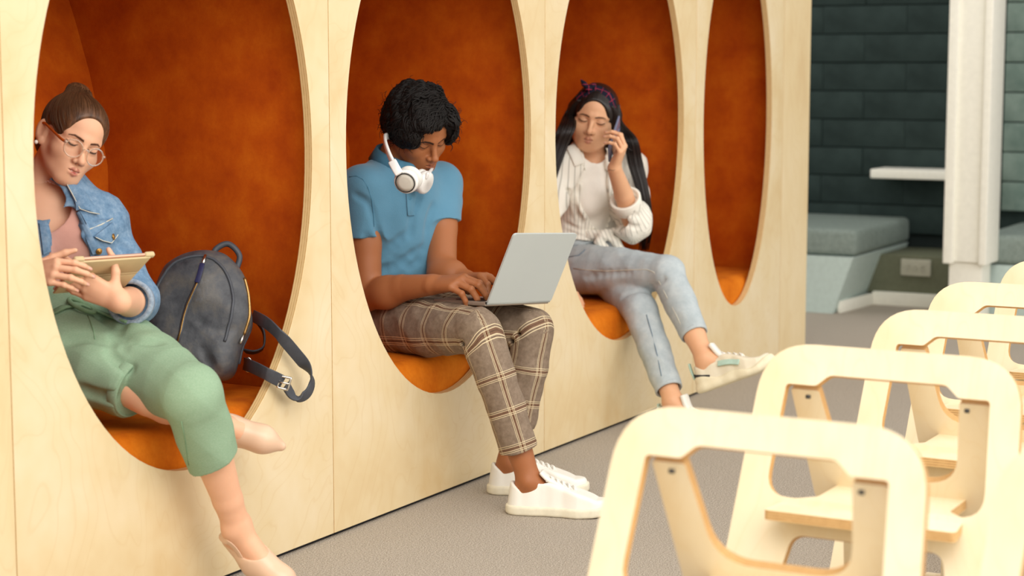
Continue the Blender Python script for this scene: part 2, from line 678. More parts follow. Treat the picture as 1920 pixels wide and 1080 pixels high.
# ================================================================ plywood chairs
def make_chair(loc, label):
    t = thing('plywood_chair', label, 'chair', loc, 'rows of slotted plywood chairs')
    L = np.array(loc)
    tl = .355
    H = .70
    k = math.sqrt(1 + tl * tl)
    ea = V3(tl, 0, 1) / k                      # up along the leaning back frame
    wid = V3(0, -1, 0)
    hl = H * k
    # back frame: inverted U with a stepped window and an arched foot opening
    ht, hb = .243, .285
    outer = rounded([(-hb, 0), (-hb + .066, 0), (-.140, .385), (.140, .385), (hb - .066, 0), (hb, 0), (ht, hl), (-ht, hl)],
                    [.01, .008, .03, .03, .008, .01, .105, .105], 9)
    w0, w1 = .192, .205
    yb, yt, yn = .452, hl - .056, hl - .078
    win = rounded([(-w1, yb), (w1, yb), (w0, yn), (w0 - .058, yn), (w0 - .082, yt), (-w0 + .082, yt), (-w0 + .058, yn), (-w0, yn)],
                  [.045, .045, .008, .014, .022, .022, .014, .008], 6)
    o0 = L + V3(.10 - tl * H, 0, 0)
    plate('back_frame', outer, [win], o0, wid, ea, -.018, [M['ply_chair'], M['edge_chair']], t, .003, 3)
    # inner frame: U-shaped panel hinged behind the back frame, running down to the rear feet
    tb = .46
    kb = math.sqrt(1 + tb * tb)
    eb = V3(-tb, 0, 1) / kb
    zt = .615
    hbl = zt * kb
    xb0 = .088 + tb * zt
    a0, a1 = .188, .172
    zi, zo = .445 * kb, .375 * kb
    u = rounded([(-a0, hbl), (-a0 + .055, hbl), (-a1 + .062, zi), (a1 - .062, zi), (a0 - .055, hbl), (a0, hbl), (a1, zo), (.12, zo - .01),
                 (.165, .0), (.115, .0), (.06, zo - .06), (-.06, zo - .06), (-.115, 0), (-.165, 0), (-.12, zo - .01), (-a1, zo)],
                [.006, .006, .07, .07, .006, .006, .05, .03, .01, .01, .06, .06, .01, .01, .03, .05], 7)
    plate('inner_frame', u, [], L + V3(xb0, 0, 0), wid, eb, -.018, [M['ply_chair'], M['edge_chair']], t, .003, 3)
    # seat board
    seat = rounded([(-.178, -.075), (.178, -.075), (.165, .03), (.125, .075), (.125, .19), (-.125, .19), (-.125, .075), (-.165, .03)],
                   [.012, .012, .02, .02, .01, .01, .02, .02], 5)
    plate('seat', seat, [], L + V3(0, 0, .417), V3(0, -1, 0), V3(1, 0, 0), -.018, [M['ply_chair'], M['edge_seat']], t, .002, 2)
    # foot rail joining the rear feet, hinges at the notches
    obox('foot_rail', L + V3(xb0 - .004, 0, .026), I3, (.018, .40, .05), M['ply_chair'], t, .004)
    for s in (-1, 1):
        lathe('hinge', [(.004, -.004), (.004, .004)], L + V3(.078, s * .150, .604), (0, 1, 0), M['dark_metal'], t, 12)
    return t


chairs = [((2.50, -1.705, 0), 'nearest plywood chair, largest and most blurred, at the bottom of the photo'),
          ((3.215, -1.668, 0), 'plywood chair second from the camera, directly behind the blurred nearest chair'),
          ((3.807, -1.70, 0), 'plywood chair third from the camera in the long row'),
          ((4.379, -1.66, 0), 'plywood chair fourth from the camera in the long row'),
          ((4.98, -1.68, 0), 'farthest plywood chair, its rounded back corner just showing at the right edge'),
          ((2.52, -2.29, 0), 'plywood chair cut off by the bottom right corner of the photo')]
def copy_tree(o, parent=None):
    c = o.copy()
    COL.objects.link(c)
    c.parent = parent
    for ch in [q for q in bpy.data.objects if q.parent == o]:
        copy_tree(ch, c)
    return c


chair0 = make_chair(*chairs[0])
for loc, lab in chairs[1:]:
    c = copy_tree(chair0)
    c.location = loc
    c['label'] = lab
    c.rotation_euler.z = RNG.uniform(-.02, .02)

# ================================================================ signed-distance modelling (bodies, cloth, soft goods)
def smin(a, b, k):
    if k <= 0:
        return np.minimum(a, b)
    h = np.maximum(k - np.abs(a - b), 0) / k
    return np.minimum(a, b) - h * h * (k * .25)


def RC(a, b, r1, r2):
    a, b = np.asarray(a, float), np.asarray(b, float)
    ab = b - a
    L2 = float(ab @ ab) + 1e-12

    def f(x, y, z):
        px, py, pz = x - a[0], y - a[1], z - a[2]
        t = np.clip((px * ab[0] + py * ab[1] + pz * ab[2]) / L2, 0, 1)
        return np.sqrt((px - t * ab[0]) ** 2 + (py - t * ab[1]) ** 2 + (pz - t * ab[2]) ** 2) - (r1 + (r2 - r1) * t)
    return f, np.minimum(a - r1, b - r2), np.maximum(a + r1, b + r2)


def EL(c, r, ax=None):
    c, r = np.asarray(c, float), np.asarray(r, float)
    A = np.eye(3) if ax is None else np.asarray(ax, float)      # rows: unit axes

    def f(x, y, z):
        p = (x - c[0], y - c[1], z - c[2])
        q = [A[i][0] * p[0] + A[i][1] * p[1] + A[i][2] * p[2] for i in range(3)]
        k0 = np.sqrt((q[0] / r[0]) ** 2 + (q[1] / r[1]) ** 2 + (q[2] / r[2]) ** 2)
        k1 = np.sqrt((q[0] / r[0] ** 2) ** 2 + (q[1] / r[1] ** 2) ** 2 + (q[2] / r[2] ** 2) ** 2)
        return k0 * (k0 - 1) / (k1 + 1e-9)
    e = np.sqrt(((A * r[:, None]) ** 2).sum(0))
    return f, c - e, c + e


def BX(c, hs, rad, ax=None):
    c, hs = np.asarray(c, float), np.asarray(hs, float)
    A = np.eye(3) if ax is None else np.asarray(ax, float)

    def f(x, y, z):
        p = (x - c[0], y - c[1], z - c[2])
        q = [np.abs(A[i][0] * p[0] + A[i][1] * p[1] + A[i][2] * p[2]) - (hs[i] - rad) for i in range(3)]
        o = np.sqrt(np.maximum(q[0], 0) ** 2 + np.maximum(q[1], 0) ** 2 + np.maximum(q[2], 0) ** 2)
        return o + np.minimum(np.maximum(np.maximum(q[0], q[1]), q[2]), 0) - rad
    e = np.abs(A * hs[:, None]).sum(0)
    return f, c - e, c + e


def limb(P, R):
    return [RC(P[i], P[i + 1], R[i], R[i + 1]) for i in range(len(P) - 1)]


def GRP(prims, k=.01, cuts=(), subs=(), ks=.004):
    """several primitives as one; cuts: (point, normal) keeps the side the normal points away from"""
    lo = np.min([p[1] for p in prims], 0)
    hi = np.max([p[2] for p in prims], 0)

    def f(x, y, z):
        d = prims[0][0](x, y, z)
        for p in prims[1:]:
            d = smin(d, p[0](x, y, z), k)
        for c, n in cuts:
            d = -smin(-d, -((x - c[0]) * n[0] + (y - c[1]) * n[1] + (z - c[2]) * n[2]), ks)
        for p in subs:
            d = -smin(-d, p[0](x, y, z), ks)
        return d
    return f, lo, hi


class Grid:
    def __init__(s, lo, hi, h):
        s.lo, s.h = np.asarray(lo, float), h
        s.n = np.maximum(((np.asarray(hi) - s.lo) / h).astype(int) + 1, 3)
        s.d = np.full(s.n, .5, np.float32)
        s.ax = [(s.lo[i] + h * np.arange(s.n[i])).astype(np.float32) for i in range(3)]

    def _sl(s, lo, hi, m):
        a = np.clip(((np.asarray(lo) - m - s.lo) / s.h).astype(int), 0, s.n)
        b_ = np.clip(((np.asarray(hi) + m - s.lo) / s.h).astype(int) + 2, 0, s.n)
        sl = tuple(slice(int(a[i]), int(b_[i])) for i in range(3))
        if any(b_[i] <= a[i] for i in range(3)):
            return None, None
        return sl, (s.ax[0][sl[0]][:, None, None], s.ax[1][sl[1]][None, :, None], s.ax[2][sl[2]][None, None, :])

    def add(s, prim, k=.01):
        sl, X = s._sl(prim[1], prim[2], k + 3 * s.h)
        if sl:
            s.d[sl] = smin(s.d[sl], prim[0](*X), k)
        return s

    def sub(s, prim, k=.006):
        sl, X = s._sl(prim[1], prim[2], k + 3 * s.h)
        if sl:
            s.d[sl] = -smin(-s.d[sl], prim[0](*X), k)
        return s

    def cut(s, c, n, k=.003):
        x, y, z = s.ax[0][:, None, None], s.ax[1][None, :, None], s.ax[2][None, None, :]
        s.d = -smin(-s.d, -((x - c[0]) * n[0] + (y - c[1]) * n[1] + (z - c[2]) * n[2]), k)
        return s

    def mesh(s, smooth=0):
        d = s.d
        d[0], d[-1], d[:, 0], d[:, -1], d[:, :, 0], d[:, :, -1] = .5, .5, .5, .5, .5, .5
        ins = d < 0
        cnt = np.zeros(s.n - 1, np.int8)
        for i in (0, 1):
            for j in (0, 1):
                for k in (0, 1):
                    cnt += ins[i:s.n[0] - 1 + i, j:s.n[1] - 1 + j, k:s.n[2] - 1 + k]
        act = np.argwhere((cnt > 0) & (cnt < 8))
        idm = np.full(s.n - 1, -1, np.int32)
        idm[act[:, 0], act[:, 1], act[:, 2]] = np.arange(len(act))
        cs = [(i, j, k) for i in (0, 1) for j in (0, 1) for k in (0, 1)]
        D = np.stack([d[act[:, 0] + c[0], act[:, 1] + c[1], act[:, 2] + c[2]] for c in cs], 1)
        acc = np.zeros((len(act), 3))
        num = np.zeros(len(act))
        for a in range(8):
            for b_ in range(a + 1, 8):
                ca, cb = np.array(cs[a]), np.array(cs[b_])
                if np.abs(ca - cb).sum() != 1:
                    continue
                m = (D[:, a] < 0) != (D[:, b_] < 0)
                t = D[m, a] / (D[m, a] - D[m, b_])
                acc[m] += ca + t[:, None] * (cb - ca)
                num[m] += 1
        V = s.lo + (act + acc / num[:, None]) * s.h
        Q = []
        for ax in range(3):
            o = [0, 1, 2]
            o.remove(ax)
            A = np.take(ins, range(s.n[ax] - 1), ax)
            B = np.take(ins, range(1, s.n[ax]), ax)
            e = np.argwhere(A != B)
            e = e[(e[:, o[0]] > 0) & (e[:, o[1]] > 0) & (e[:, o[0]] < s.n[o[0]] - 1) & (e[:, o[1]] < s.n[o[1]] - 1)]
            flip = ins[e[:, 0], e[:, 1], e[:, 2]]
            q = []
            for (u, v) in ((1, 1), (0, 1), (0, 0), (1, 0)):
                c = e.copy()
                c[:, o[0]] -= u
                c[:, o[1]] -= v
                q.append(idm[c[:, 0], c[:, 1], c[:, 2]])
            q = np.stack(q, 1)
            if ax == 1:
                flip = ~flip
            q[~flip] = q[~flip][:, ::-1]
            Q.append(q)
        F = np.concatenate(Q)
        F = F[(F >= 0).all(1)]
        for _ in range(smooth):
            V = lap(V, F)
        return V, F


def lap(V, F, w=.5):
    acc = np.zeros_like(V)
    n = np.zeros(len(V))
    for i in range(4):
        a, b_ = F[:, i], F[:, (i + 1) % 4]
        for x, y in ((a, b_), (b_, a)):
            for c in range(3):
                acc[:, c] += np.bincount(x, V[y, c], len(V))
            n += np.bincount(x, minlength=len(V))
    return V * (1 - w) + w * acc / np.maximum(n, 1)[:, None]


def normals(V, F):
    n = np.cross(V[F[:, 2]] - V[F[:, 0]], V[F[:, 3]] - V[F[:, 1]])
    out = np.zeros_like(V)
    for i in range(4):
        for c in range(3):
            out[:, c] += np.bincount(F[:, i], n[:, c], len(V))
    return out / (np.linalg.norm(out, axis=1)[:, None] + 1e-12)


def wrinkle(V, N, amp, freq, seed, stretch=(1, 1, 1)):
    r = np.random.default_rng(seed)
    P = V * np.asarray(stretch)
    P = P + .02 * np.sin(P[:, [1, 2, 0]] * freq * .5 + r.uniform(0, 6, 3))
    s = np.zeros(len(V))
    for i in range(7):
        k = nrm(r.normal(size=3)) * freq * r.uniform(.6, 1.7)
        s += (1 - 2 * np.abs(np.sin(P @ k + r.uniform(0, 6)))) / 7 * 1.6
    return V + N * (amp * s)[:, None]


def cloth(name, groups, k, h, mat, parent, wr=None, smooth=1, subs=(), cuts=(), fn=None, folds=(), post=None, pxfolds=()):
    folds = list(folds)
    if pxfolds:                                  # creases laid on the surface: trace them on a coarse first pass
        tmp = cloth('fold_guide', groups, k, h * 1.7, mat, None, None, 1, subs, cuts)
        for pts, r, kk, sign in pxfolds:
            P = []
            for x, y in pts:
                p, n = hit(tmp, x, y)
                P.append(p + n * r * (.55 if sign < 0 else -.35))
            folds.append((list(smooth_path(P, 3)), r, kk, sign))
        BV.pop(tmp.name, None)
        ORG.pop(tmp.name, None)
        me_ = tmp.data
        bpy.data.objects.remove(tmp)
        bpy.data.meshes.remove(me_)
    lo = np.min([g[1] for g in groups], 0) - .02
    hi = np.max([g[2] for g in groups], 0) + .02
    G = Grid(lo, hi, h)
    for g in groups:
        G.add(g, k)
    for c in cuts:
        G.cut(*c)
    for p, kk in subs:
        G.sub(p, kk)
    for P, r, kk, sign in folds:
        for q in limb(P, [r] * len(P)):
            (G.add if sign > 0 else G.sub)(q, kk)
    V, F = G.mesh(smooth)
    if wr:
        for (amp, freq, seed, st) in wr:
            V = wrinkle(V, normals(V, F), amp, freq, seed, st)
    if post:
        V = post(V)
    at_ = fn(V) if fn else None
    return mesh_np(name, V, F, mat, parent, True, at_)


def seg_uv(V, chains, R):
    """length along / distance round the nearest limb of each vertex, as a cloth coordinate"""
    best = np.full(len(V), 1e9)
    uv = np.zeros((len(V), 3))
    for ci, (P, ref) in enumerate(chains):
        cum = 0
        for i in range(len(P) - 1):
            a, b_ = np.asarray(P[i]), np.asarray(P[i + 1])
            ab = b_ - a
            L = np.linalg.norm(ab)
            ax = ab / L
            q = V - a
            t = (q @ ax)
            tc = np.clip(t, -9 if i == 0 else 0, 9 if i == len(P) - 2 else L)
            r = q - tc[:, None] * ax
            dist = np.linalg.norm(q - np.clip(t, 0, L)[:, None] * ax, axis=1)
            e1 = nrm(ref - ax * (np.asarray(ref) @ ax))
            e2 = np.cross(ax, e1)
            ang = np.arctan2(r @ e2, r @ e1)
            m = dist < best
            best[m] = dist[m]
            uv[m, 0] = cum + tc[m]
            uv[m, 1] = ang[m] * R
            uv[m, 2] = ci
            cum += L
    return uv


def hit(o, x, y):
    """point and normal where the ray through a pixel meets an object"""
    dg = bpy.context.evaluated_depsgraph_get()
    if o.name not in BV:
        off = origin_of(o)
        me = o.data
        vs = [Vector(v.co) + Vector(off) for v in me.vertices]
        BV[o.name] = BVHTree.FromPolygons(vs, [tuple(p.vertices) for p in me.polygons])
    d = nrm(ray(x, y))
    r = BV[o.name].ray_cast(Vector(CAM), Vector(d))
    if r[0] is None:
        r = BV[o.name].find_nearest(Vector(CAM + d * 4.5))
    n = np.array(r[1])
    if n @ d > 0:
        n = -n
    return np.array(r[0]), n


BV = {}


def near(o, P, off=.001):
    hit(o, 960, 540)
    out = []
    for p in P:
        r = BV[o.name].find_nearest(Vector(p))
        out.append(np.array(r[0]) + np.array(r[1]) * off)
    return np.array(out)


def on(o, pts, off=.002):
    return np.array([hit(o, x, y)[0] + hit(o, x, y)[1] * off for x, y in pts])


def patch(name, o, quad, th, mat, parent, n=6, m=6, off=.003, bulge=0.0):
    """cloth piece lying on object o: quad is 4 pixel corners (a, b, c, d)"""
    a, b_, c, d = [np.array(q, float) for q in quad]
    V, F = [], []
    top, bot = [], []
    for i in range(n + 1):
        for j in range(m + 1):
            s, t = i / n, j / m
            p = (a * (1 - s) + b_ * s) * (1 - t) + (d * (1 - s) + c * s) * t
            P, N = hit(o, *p)
            e = bulge * math.sin(math.pi * s) * math.sin(math.pi * t)
            top.append(P + N * (off + th + e))
            bot.append(P - N * .002)
    W = m + 1
    for i in range(n):
        for j in range(m):
            q = [i * W + j, i * W + j + 1, (i + 1) * W + j + 1, (i + 1) * W + j]
            F.append(q)
            F.append([x + len(top) for x in q[::-1]])
    rim = [i * W for i in range(n + 1)] + [n * W + j for j in range(1, m + 1)] + [i * W + m for i in range(n - 1, -1, -1)] + [j for j in range(m - 1, 0, -1)]
    for i in range(len(rim)):
        x, y = rim[i], rim[(i + 1) % len(rim)]
        F.append([x, y, y + len(top), x + len(top)])
    ob = mesh_np(name, top + bot, F, mat, parent)
    bm = bmesh.new()
    bm.from_mesh(ob.data)
    bmesh.ops.recalc_face_normals(bm, faces=bm.faces[:])
    bm.to_mesh(ob.data)
    bm.free()
    bevel(ob, min(th * .5, .0012), 2, 60)
    return ob


def join_parts(parts):
    """concatenate (V, F, attr) lists"""
    V, F, A, o = [], [], [], 0
    for v, f, a in parts:
        V.append(v)
        F.append(f + o)
        A.append(a)
        o += len(v)
    return np.concatenate(V), np.concatenate(F), np.concatenate(A)


# ---------------------------------------------------------------- head
def head_geo(T, Rm, s, neck, pr, skin):
    """head and neck in head-local space (x right, y forward, z up, eye level at z = 0); returns world V, F and colours"""
    T = np.asarray(T)
    R3 = np.array(Rm).T                        # columns right, forward, up

    def loc(p):
        return ((np.asarray(p) - T) @ R3) / s
    fw = pr.get('wide', 1.0)
    jaw = pr.get('jaw', 1.0)
    nb = pr.get('bridge', 0.0)
    nw = pr.get('nose_w', 1.0)
    G = Grid((-.10, -.125, -.20), (.10, .145, .13), pr.get('h', .0017))
    G.add(EL((0, -.012, .032), (.073, .094, .080)), .01)
    G.add(EL((0, .036, .036), (.060 * fw, .056, .060)), .02)
    G.add(EL((0, .028, -.025), (.061 * fw, .058, .070)), .02)
    G.add(EL((0, .034, -.062), (.050 * fw * jaw, .050, .042)), .025)
    for sx in (-1, 1):
        G.add(RC((sx * .052 * fw * jaw, .002, -.050), (sx * .020, .070, -.092), .014, .014), .03)
        G.add(EL((sx * .042 * fw, .056, -.030), (.024, .022, .021)), .025)
        G.add(RC((sx * .010, .085, .017), (sx * .046 * fw, .066, .016), .009, .007), .016)
    G.add(EL((0, .074, -.094), (.020 * jaw, .017, .015)), .025)
    G.add(EL((0, .072, -.062), (.030, .028, .026)), .02)
    for sx in (-1, 1):
        G.sub(EL((sx * .031, .101, -.003), (.019, .017, .013)), .014)
        G.add(EL((sx * .031, .0715 + pr.get('lid', 0), -.004), (.0165, .0145, .0125)), .005)
    # nose
    G.add(RC((0, .0855 - nb, .008), (0, .108, -.033), .0065 * nw, .0085 * nw), .012)
    G.add(EL((0, .1115, -.037), (.0098 * nw, .0095, .0088)), .008)
    for sx in (-1, 1):
        G.add(EL((sx * .0125 * nw, .0985, -.0405), (.0068, .009, .0068)), .007)
        G.sub(EL((sx * .0062 * nw, .1065, -.0475), (.0036, .0048, .0034)), .003)
    # philtrum and lips
    mz = -.066
    sm = pr.get('smile', 0.0)
    lp = pr.get('lip', 1.0)
    up = [(-.022, .0865, mz + sm), (-.012, .0955, mz + .0032), (-.004, .1005, mz + .0052), (0, .1005, mz + .0040), (.004, .1005, mz + .0052), (.012, .0955, mz + .0032), (.022, .0865, mz + sm)]
    lo_ = [(-.019, .087, mz - .001 + sm), (-.010, .0955, mz - .0062), (0, .0985, mz - .0078), (.010, .0955, mz - .0062), (.019, .087, mz - .001 + sm)]
    upr = [.0016, .0034, .0042, .0036, .0042, .0034, .0016]
    lor = [.0018, .0042, .0056, .0042, .0018]
    for q in limb(up, [r * lp for r in upr]):
        G.add(q, .004)
    for q in limb(lo_, [r * lp for r in lor]):
        G.add(q, .004)
    line = [(-.0235, .088, mz + sm), (-.011, .1005, mz - .0008), (0, .1045, mz - .0018), (.011, .1005, mz - .0008), (.0235, .088, mz + sm)]
    for q in limb(line, [.0009, .0012, .0013, .0012, .0009]):
        G.sub(q, .0025)
    if pr.get('open'):
        for q in limb([(-.012, .0995, mz - .001), (0, .1035, mz - .0022), (.012, .0995, mz - .001)], [.001, .0022, .001]):
            G.sub(q, .002)
    # ears
    if pr.get('ears', True):
        for sx in (-1, 1):
            A = np.array([[1, 0, 0], nrm((0, 1, .25)), nrm((0, -.25, 1))])
            A[0] = nrm((sx * .86, .45, 0))
            A[1] = np.cross(A[2], A[0])
            G.add(EL((sx * .0735, -.014, -.012), (.0075, .0185, .031), A), .006)
            G.add(EL((sx * .0715, -.003, -.036), (.006, .009, .010), A), .006)
            G.sub(EL((sx * .081, -.008, -.010), (.0055, .0095, .018), A), .004)
    n0, n1 = loc(neck[0]), loc(neck[1])
    G.add(RC((0, -.030, -.045), n0, .052 * pr.get('neck', 1), .053 * pr.get('neck', 1)), .02)
    G.add(RC(n0, n1, .053 * pr.get('neck', 1), .058 * pr.get('neck', 1)), .02)
    V, F = G.mesh(1)
    # colours
    col = np.tile(np.array(hexc(skin)), (len(V), 1))

    def seg(P, a, b_):
        a, b_ = np.asarray(a), np.asarray(b_)
        ab = b_ - a
        t = np.clip(((P - a) @ ab) / (ab @ ab), 0, 1)
        return np.linalg.norm(P - a - t[:, None] * ab, axis=1), t

    def blend(mask, c):
        mask = np.clip(mask, 0, 1)[:, None]
        col[:] = col * (1 - mask) + np.array(hexc(c)) * mask
    P = V
    front = P[:, 1] > .03
    blush = sum(np.exp(-((P[:, 0] - sx * .042) ** 2 + (P[:, 1] - .062) ** 2 + (P[:, 2] + .034) ** 2) / .018 ** 2) for sx in (-1, 1))
    blend(blush * .35 * pr.get('blush', 1), pr['blushc'])
    nose = np.exp(-(P[:, 0] ** 2 + (P[:, 1] - .115) ** 2 + (P[:, 2] + .04) ** 2) / .012 ** 2)
    blend(nose * .25, pr['blushc'])
    # lips
    dl = np.full(len(P), 1.)
    for L_, Rr in ((up, upr), (lo_, lor)):
        for i in range(len(L_) - 1):
            d, t = seg(P, L_[i], L_[i + 1])
            dl = np.minimum(dl, d - (Rr[i] + (Rr[i + 1] - Rr[i]) * t) * lp)
    blend(1 - (dl - .0004) / .0014, pr['lipc'])
    for i in range(len(line) - 1):
        d, t = seg(P, line[i], line[i + 1])
        blend((1 - (d - .0009) / .001) * .7, pr['linec'])
    if pr.get('open'):
        d, t = seg(P, (-.0075, .0985, mz - .0010), (.0075, .0985, mz - .0010))
        blend((1 - (d - .0012) / .001) * front * (np.abs(P[:, 0]) < .0085) * (P[:, 1] > .096), '#efe2d8')
    # nostrils
    for sx in (-1, 1):
        d = np.linalg.norm((P - np.array((sx * .0062 * nw, .1035, -.046))) / np.array((.0042, .006, .004)), axis=1)
        blend((1.15 - d) * 3 * .7, pr['linec'])
    # eyes: lid line, lash line and a sliver of open eye; brows
    ex = .031
    for sx in (-1, 1):
        t = (P[:, 0] - sx * ex) / .0150
        tt = t * sx
        reg = front & (P[:, 1] > .06) & (np.abs(t) < 1.12)
        zl = pr.get('lash_z', -.0085) + .0050 * t * t + pr.get('slant', .0008) * tt
        op = pr.get('eye_open', .0022)
        dz = P[:, 2] - zl
        w = np.clip(1.12 - np.abs(t), 0, .25) * 4
        if op > 0:
            blend(reg * (1 - np.abs(dz + op * .5) / (op * .75 + 1e-6)) * 2 * (np.abs(t) < .85), pr.get('eyec', '#3a2a20'))
        blend(reg * (1 - (np.abs(dz - .0002) - .0013) / .0009) * w, pr['lashc'])
        blend(reg * (1 - (np.abs(P[:, 2] - (zl + .0105 - .003 * t * t)) - .0005) / .0012) * w * .35, pr['linec'])
        sh = np.exp(-((P[:, 2] - zl - .006) / .006) ** 2) * reg * np.clip(1.1 - np.abs(t), 0, 1)
        blend(sh * pr.get('shadow', .2), pr['linec'])
        for i, (bx, bz, bt) in enumerate(pr['brow'][:-1]):
            nx_ = pr['brow'][i + 1]
            f = (P[:, 0] * sx - bx) / (nx_[0] - bx)
            m = (f >= -.02) & (f <= 1.02) & front & (P[:, 1] > .045)
            zc = bz + (nx_[1] - bz) * f
            th = bt + (nx_[2] - bt) * f
            blend(m * (1 - (np.abs(P[:, 2] - zc) - th) / .0012) * pr.get('browa', .85), pr['browc'])
    if pr.get('stubble'):
        d = np.minimum(np.linalg.norm((P - (0, .098, -.054)) / (.026, .012, .0075), axis=1), 9)
        blend((1.3 - d) * pr['stubble'] * (np.abs(dl) > .0005), pr['linec'])
        d = np.linalg.norm((P - (0, .075, -.095)) / (.04, .03, .022), axis=1)
        blend((1.3 - d) * pr['stubble'] * .6, pr['linec'])
    return T + s * (V @ R3.T), F, col


# ---------------------------------------------------------------- hands
def hand_groups(W, Fd, D, side, s=1.0, curls=None, spread=(.10, .03, -.04, -.12), thumb=(.7, .3, .2, .2), fat=1.0):
    """W wrist, Fd finger direction, D back-of-hand normal, side +1 left / -1 right hand;
    curls: four (mcp, pip, dip) angles; thumb: (out angle, towards palm, ip bends).  Returns groups to add to a Grid"""
    W = np.asarray(W, float)
    Fd = nrm(Fd)
    D = nrm(np.asarray(D, float) - Fd * (np.asarray(D, float) @ Fd))
    T = np.cross(Fd, D) * side
    lat = np.array([.026, .0085, -.0095, -.0255]) * s
    fwd = np.array([.086, .091, .085, .076]) * s
    dor = np.array([.002, .005, .004, 0]) * s
    K = [W + Fd * fwd[i] + T * lat[i] + D * dor[i] for i in range(4)]
    pal = []
    for i in range(4):
        pal.append(RC(W + T * lat[i] * .55 + Fd * .008 * s, K[i], .0135 * s * fat, .0108 * s * fat))
    pal.append(RC(W + Fd * .03 * s - D * .006 * s, W + Fd * .065 * s - D * .005 * s, .017 * s, .015 * s))
    tb = W + Fd * .026 * s + T * .024 * s - D * .007 * s
    pal.append(RC(W + Fd * .012 * s + T * .010 * s, tb, .014 * s * fat, .0145 * s * fat))
    groups = [(GRP(pal, .014 * s), .012 * s)]
    Ls = [(.042, .026, .021), (.047, .030, .022), (.043, .028, .022), (.034, .021, .019)]
    curls = curls or [(.35, .6, .4)] * 4
    tips = []
    for i in range(4):
        d = Fd * math.cos(spread[i]) + T * math.sin(spread[i])
        side_ax = nrm(np.cross(D, d))            # rotate d towards -D
        p, ch, ang = K[i], [K[i]], 0
        dn = nrm(D - d * (D @ d))
        for L, c in zip(Ls[i], curls[i]):
            ang += c
            p = p + (d * math.cos(ang) - dn * math.sin(ang)) * L * s
            ch.append(p)
        r = np.array([.0096, .0087, .0078, .0062]) * s * fat * (1.0 if i < 3 else .88)
        g = limb(ch, r)
        g.append(RC(ch[1], ch[1] + d * 1e-4, .0092 * s * fat * (1 if i < 3 else .88), .009 * s * fat * (1 if i < 3 else .88)))
        groups.append((GRP(g, .003), .0035 * s))
        tips.append((p, nrm(ch[-1] - ch[-2]), dn * math.cos(ang) + d * math.sin(ang)))
    o, inw, b1, b2 = thumb
    d0 = nrm(Fd * math.cos(o) + T * math.sin(o) - D * inw)
    d1 = nrm(d0 + (Fd * .9 - T * .5 - D * .15) * b1)
    d2 = nrm(d1 + (Fd * .9 - T * .5 - D * .2) * b2)
    q1 = tb + d0 * .036 * s
    q2 = q1 + d1 * .032 * s
    q3 = q2 + d2 * .024 * s
    groups.append((GRP(limb([tb, q1, q2, q3], np.array([.0145, .0112, .0100, .0072]) * s * fat), .005), .008 * s))
    tips.append((q3, d2, nrm(T * .3 + D)))
    return groups, tips


def arm_geo(P, R, hand, skin, h=.0022, extra=()):
    """forearm (and upper arm) chain with a hand at its end"""
    lo = np.min([np.asarray(p) for p in P], 0) - .12
    hi = np.max([np.asarray(p) for p in P], 0) + .12
    hg = hand[0] if hand else []
    for g, _ in hg:
        lo, hi = np.minimum(lo, g[1] - .01), np.maximum(hi, g[2] + .01)
    for i, p in enumerate(P):
        pass
    G = Grid(lo, hi, h)
    for q in limb(P, R):
        G.add(q, .006)
    for q, k in extra:
        G.add(q, k)
    for g, k in hg:
        G.add(g, k)
    V, F = G.mesh(1)
    return V, F, np.tile(np.array(hexc(skin)), (len(V), 1))


def nails(tips, s, mat, parent, which=range(5)):
    for i in which:
        V, F = [], []
        p, d, up = tips[i]
        r = (.0062 if i < 3 or i == 4 else .0054) * s
        up = nrm(up - d * (up @ d))
        sd = np.cross(d, up)
        c = p + up * r * .80 - d * .001
        for a in range(5):
            for b_ in range(5):
                u, v = (a - 2) / 2, (b_ - 2) / 2
                V.append(c + d * (u * .0055 * s) + sd * (v * r * .72 * (1 - .25 * max(u, 0) ** 2)) + up * (r * .25 * (1 - v * v) - .0006))
        for a in range(4):
            for b_ in range(4):
                F.append([a * 5 + b_, a * 5 + b_ + 1, (a + 1) * 5 + b_ + 1, (a + 1) * 5 + b_])
        ob = mesh_np('fingernail', V, F, mat, parent)
        m = ob.modifiers.new('thick', 'SOLIDIFY')
        m.thickness = .0008


def torso_prims(Hc, N, SR, SL, hipv, shv, w, off=0.0, bust=0.0, belly=0.0):
    """w: (hip, waist, chest) half widths and (hip, waist, chest) half depths"""
    up = nrm(N - Hc)
    L = np.linalg.norm(N - Hc)

    def axes(lat):
        r = nrm(lat - up * (lat @ up))
        f = np.cross(up, r)
        return np.array([r, f, up])
    A0, A1 = axes(hipv), axes(shv)
    Am = axes(hipv + shv)
    P = [EL(Hc + up * .03, (w[0] + off, w[3] + off, .125 + off), A0),
         EL(Hc + up * L * .38 + Am[1] * belly, (w[1] + off, w[4] + off, .17 + off), Am),
         EL(Hc + up * L * .70, (w[2] + off, w[5] + off, .175 + off), A1)]
    nb = N - up * .045
    for S_ in (SR, SL):
        P.append(RC(nb, S_, .050 + off, .050 + off))
    P.append(RC(nb - up * .05, N + up * .0, .062 + off, .045 + off))
    if bust:
        for sx in (-1, 1):
            P.append(EL(Hc + up * L * .66 + A1[0] * sx * .070 + A1[1] * (w[5] * .72), (.058 + off, bust + off, .058 + off), A1))
    return P, A0, A1


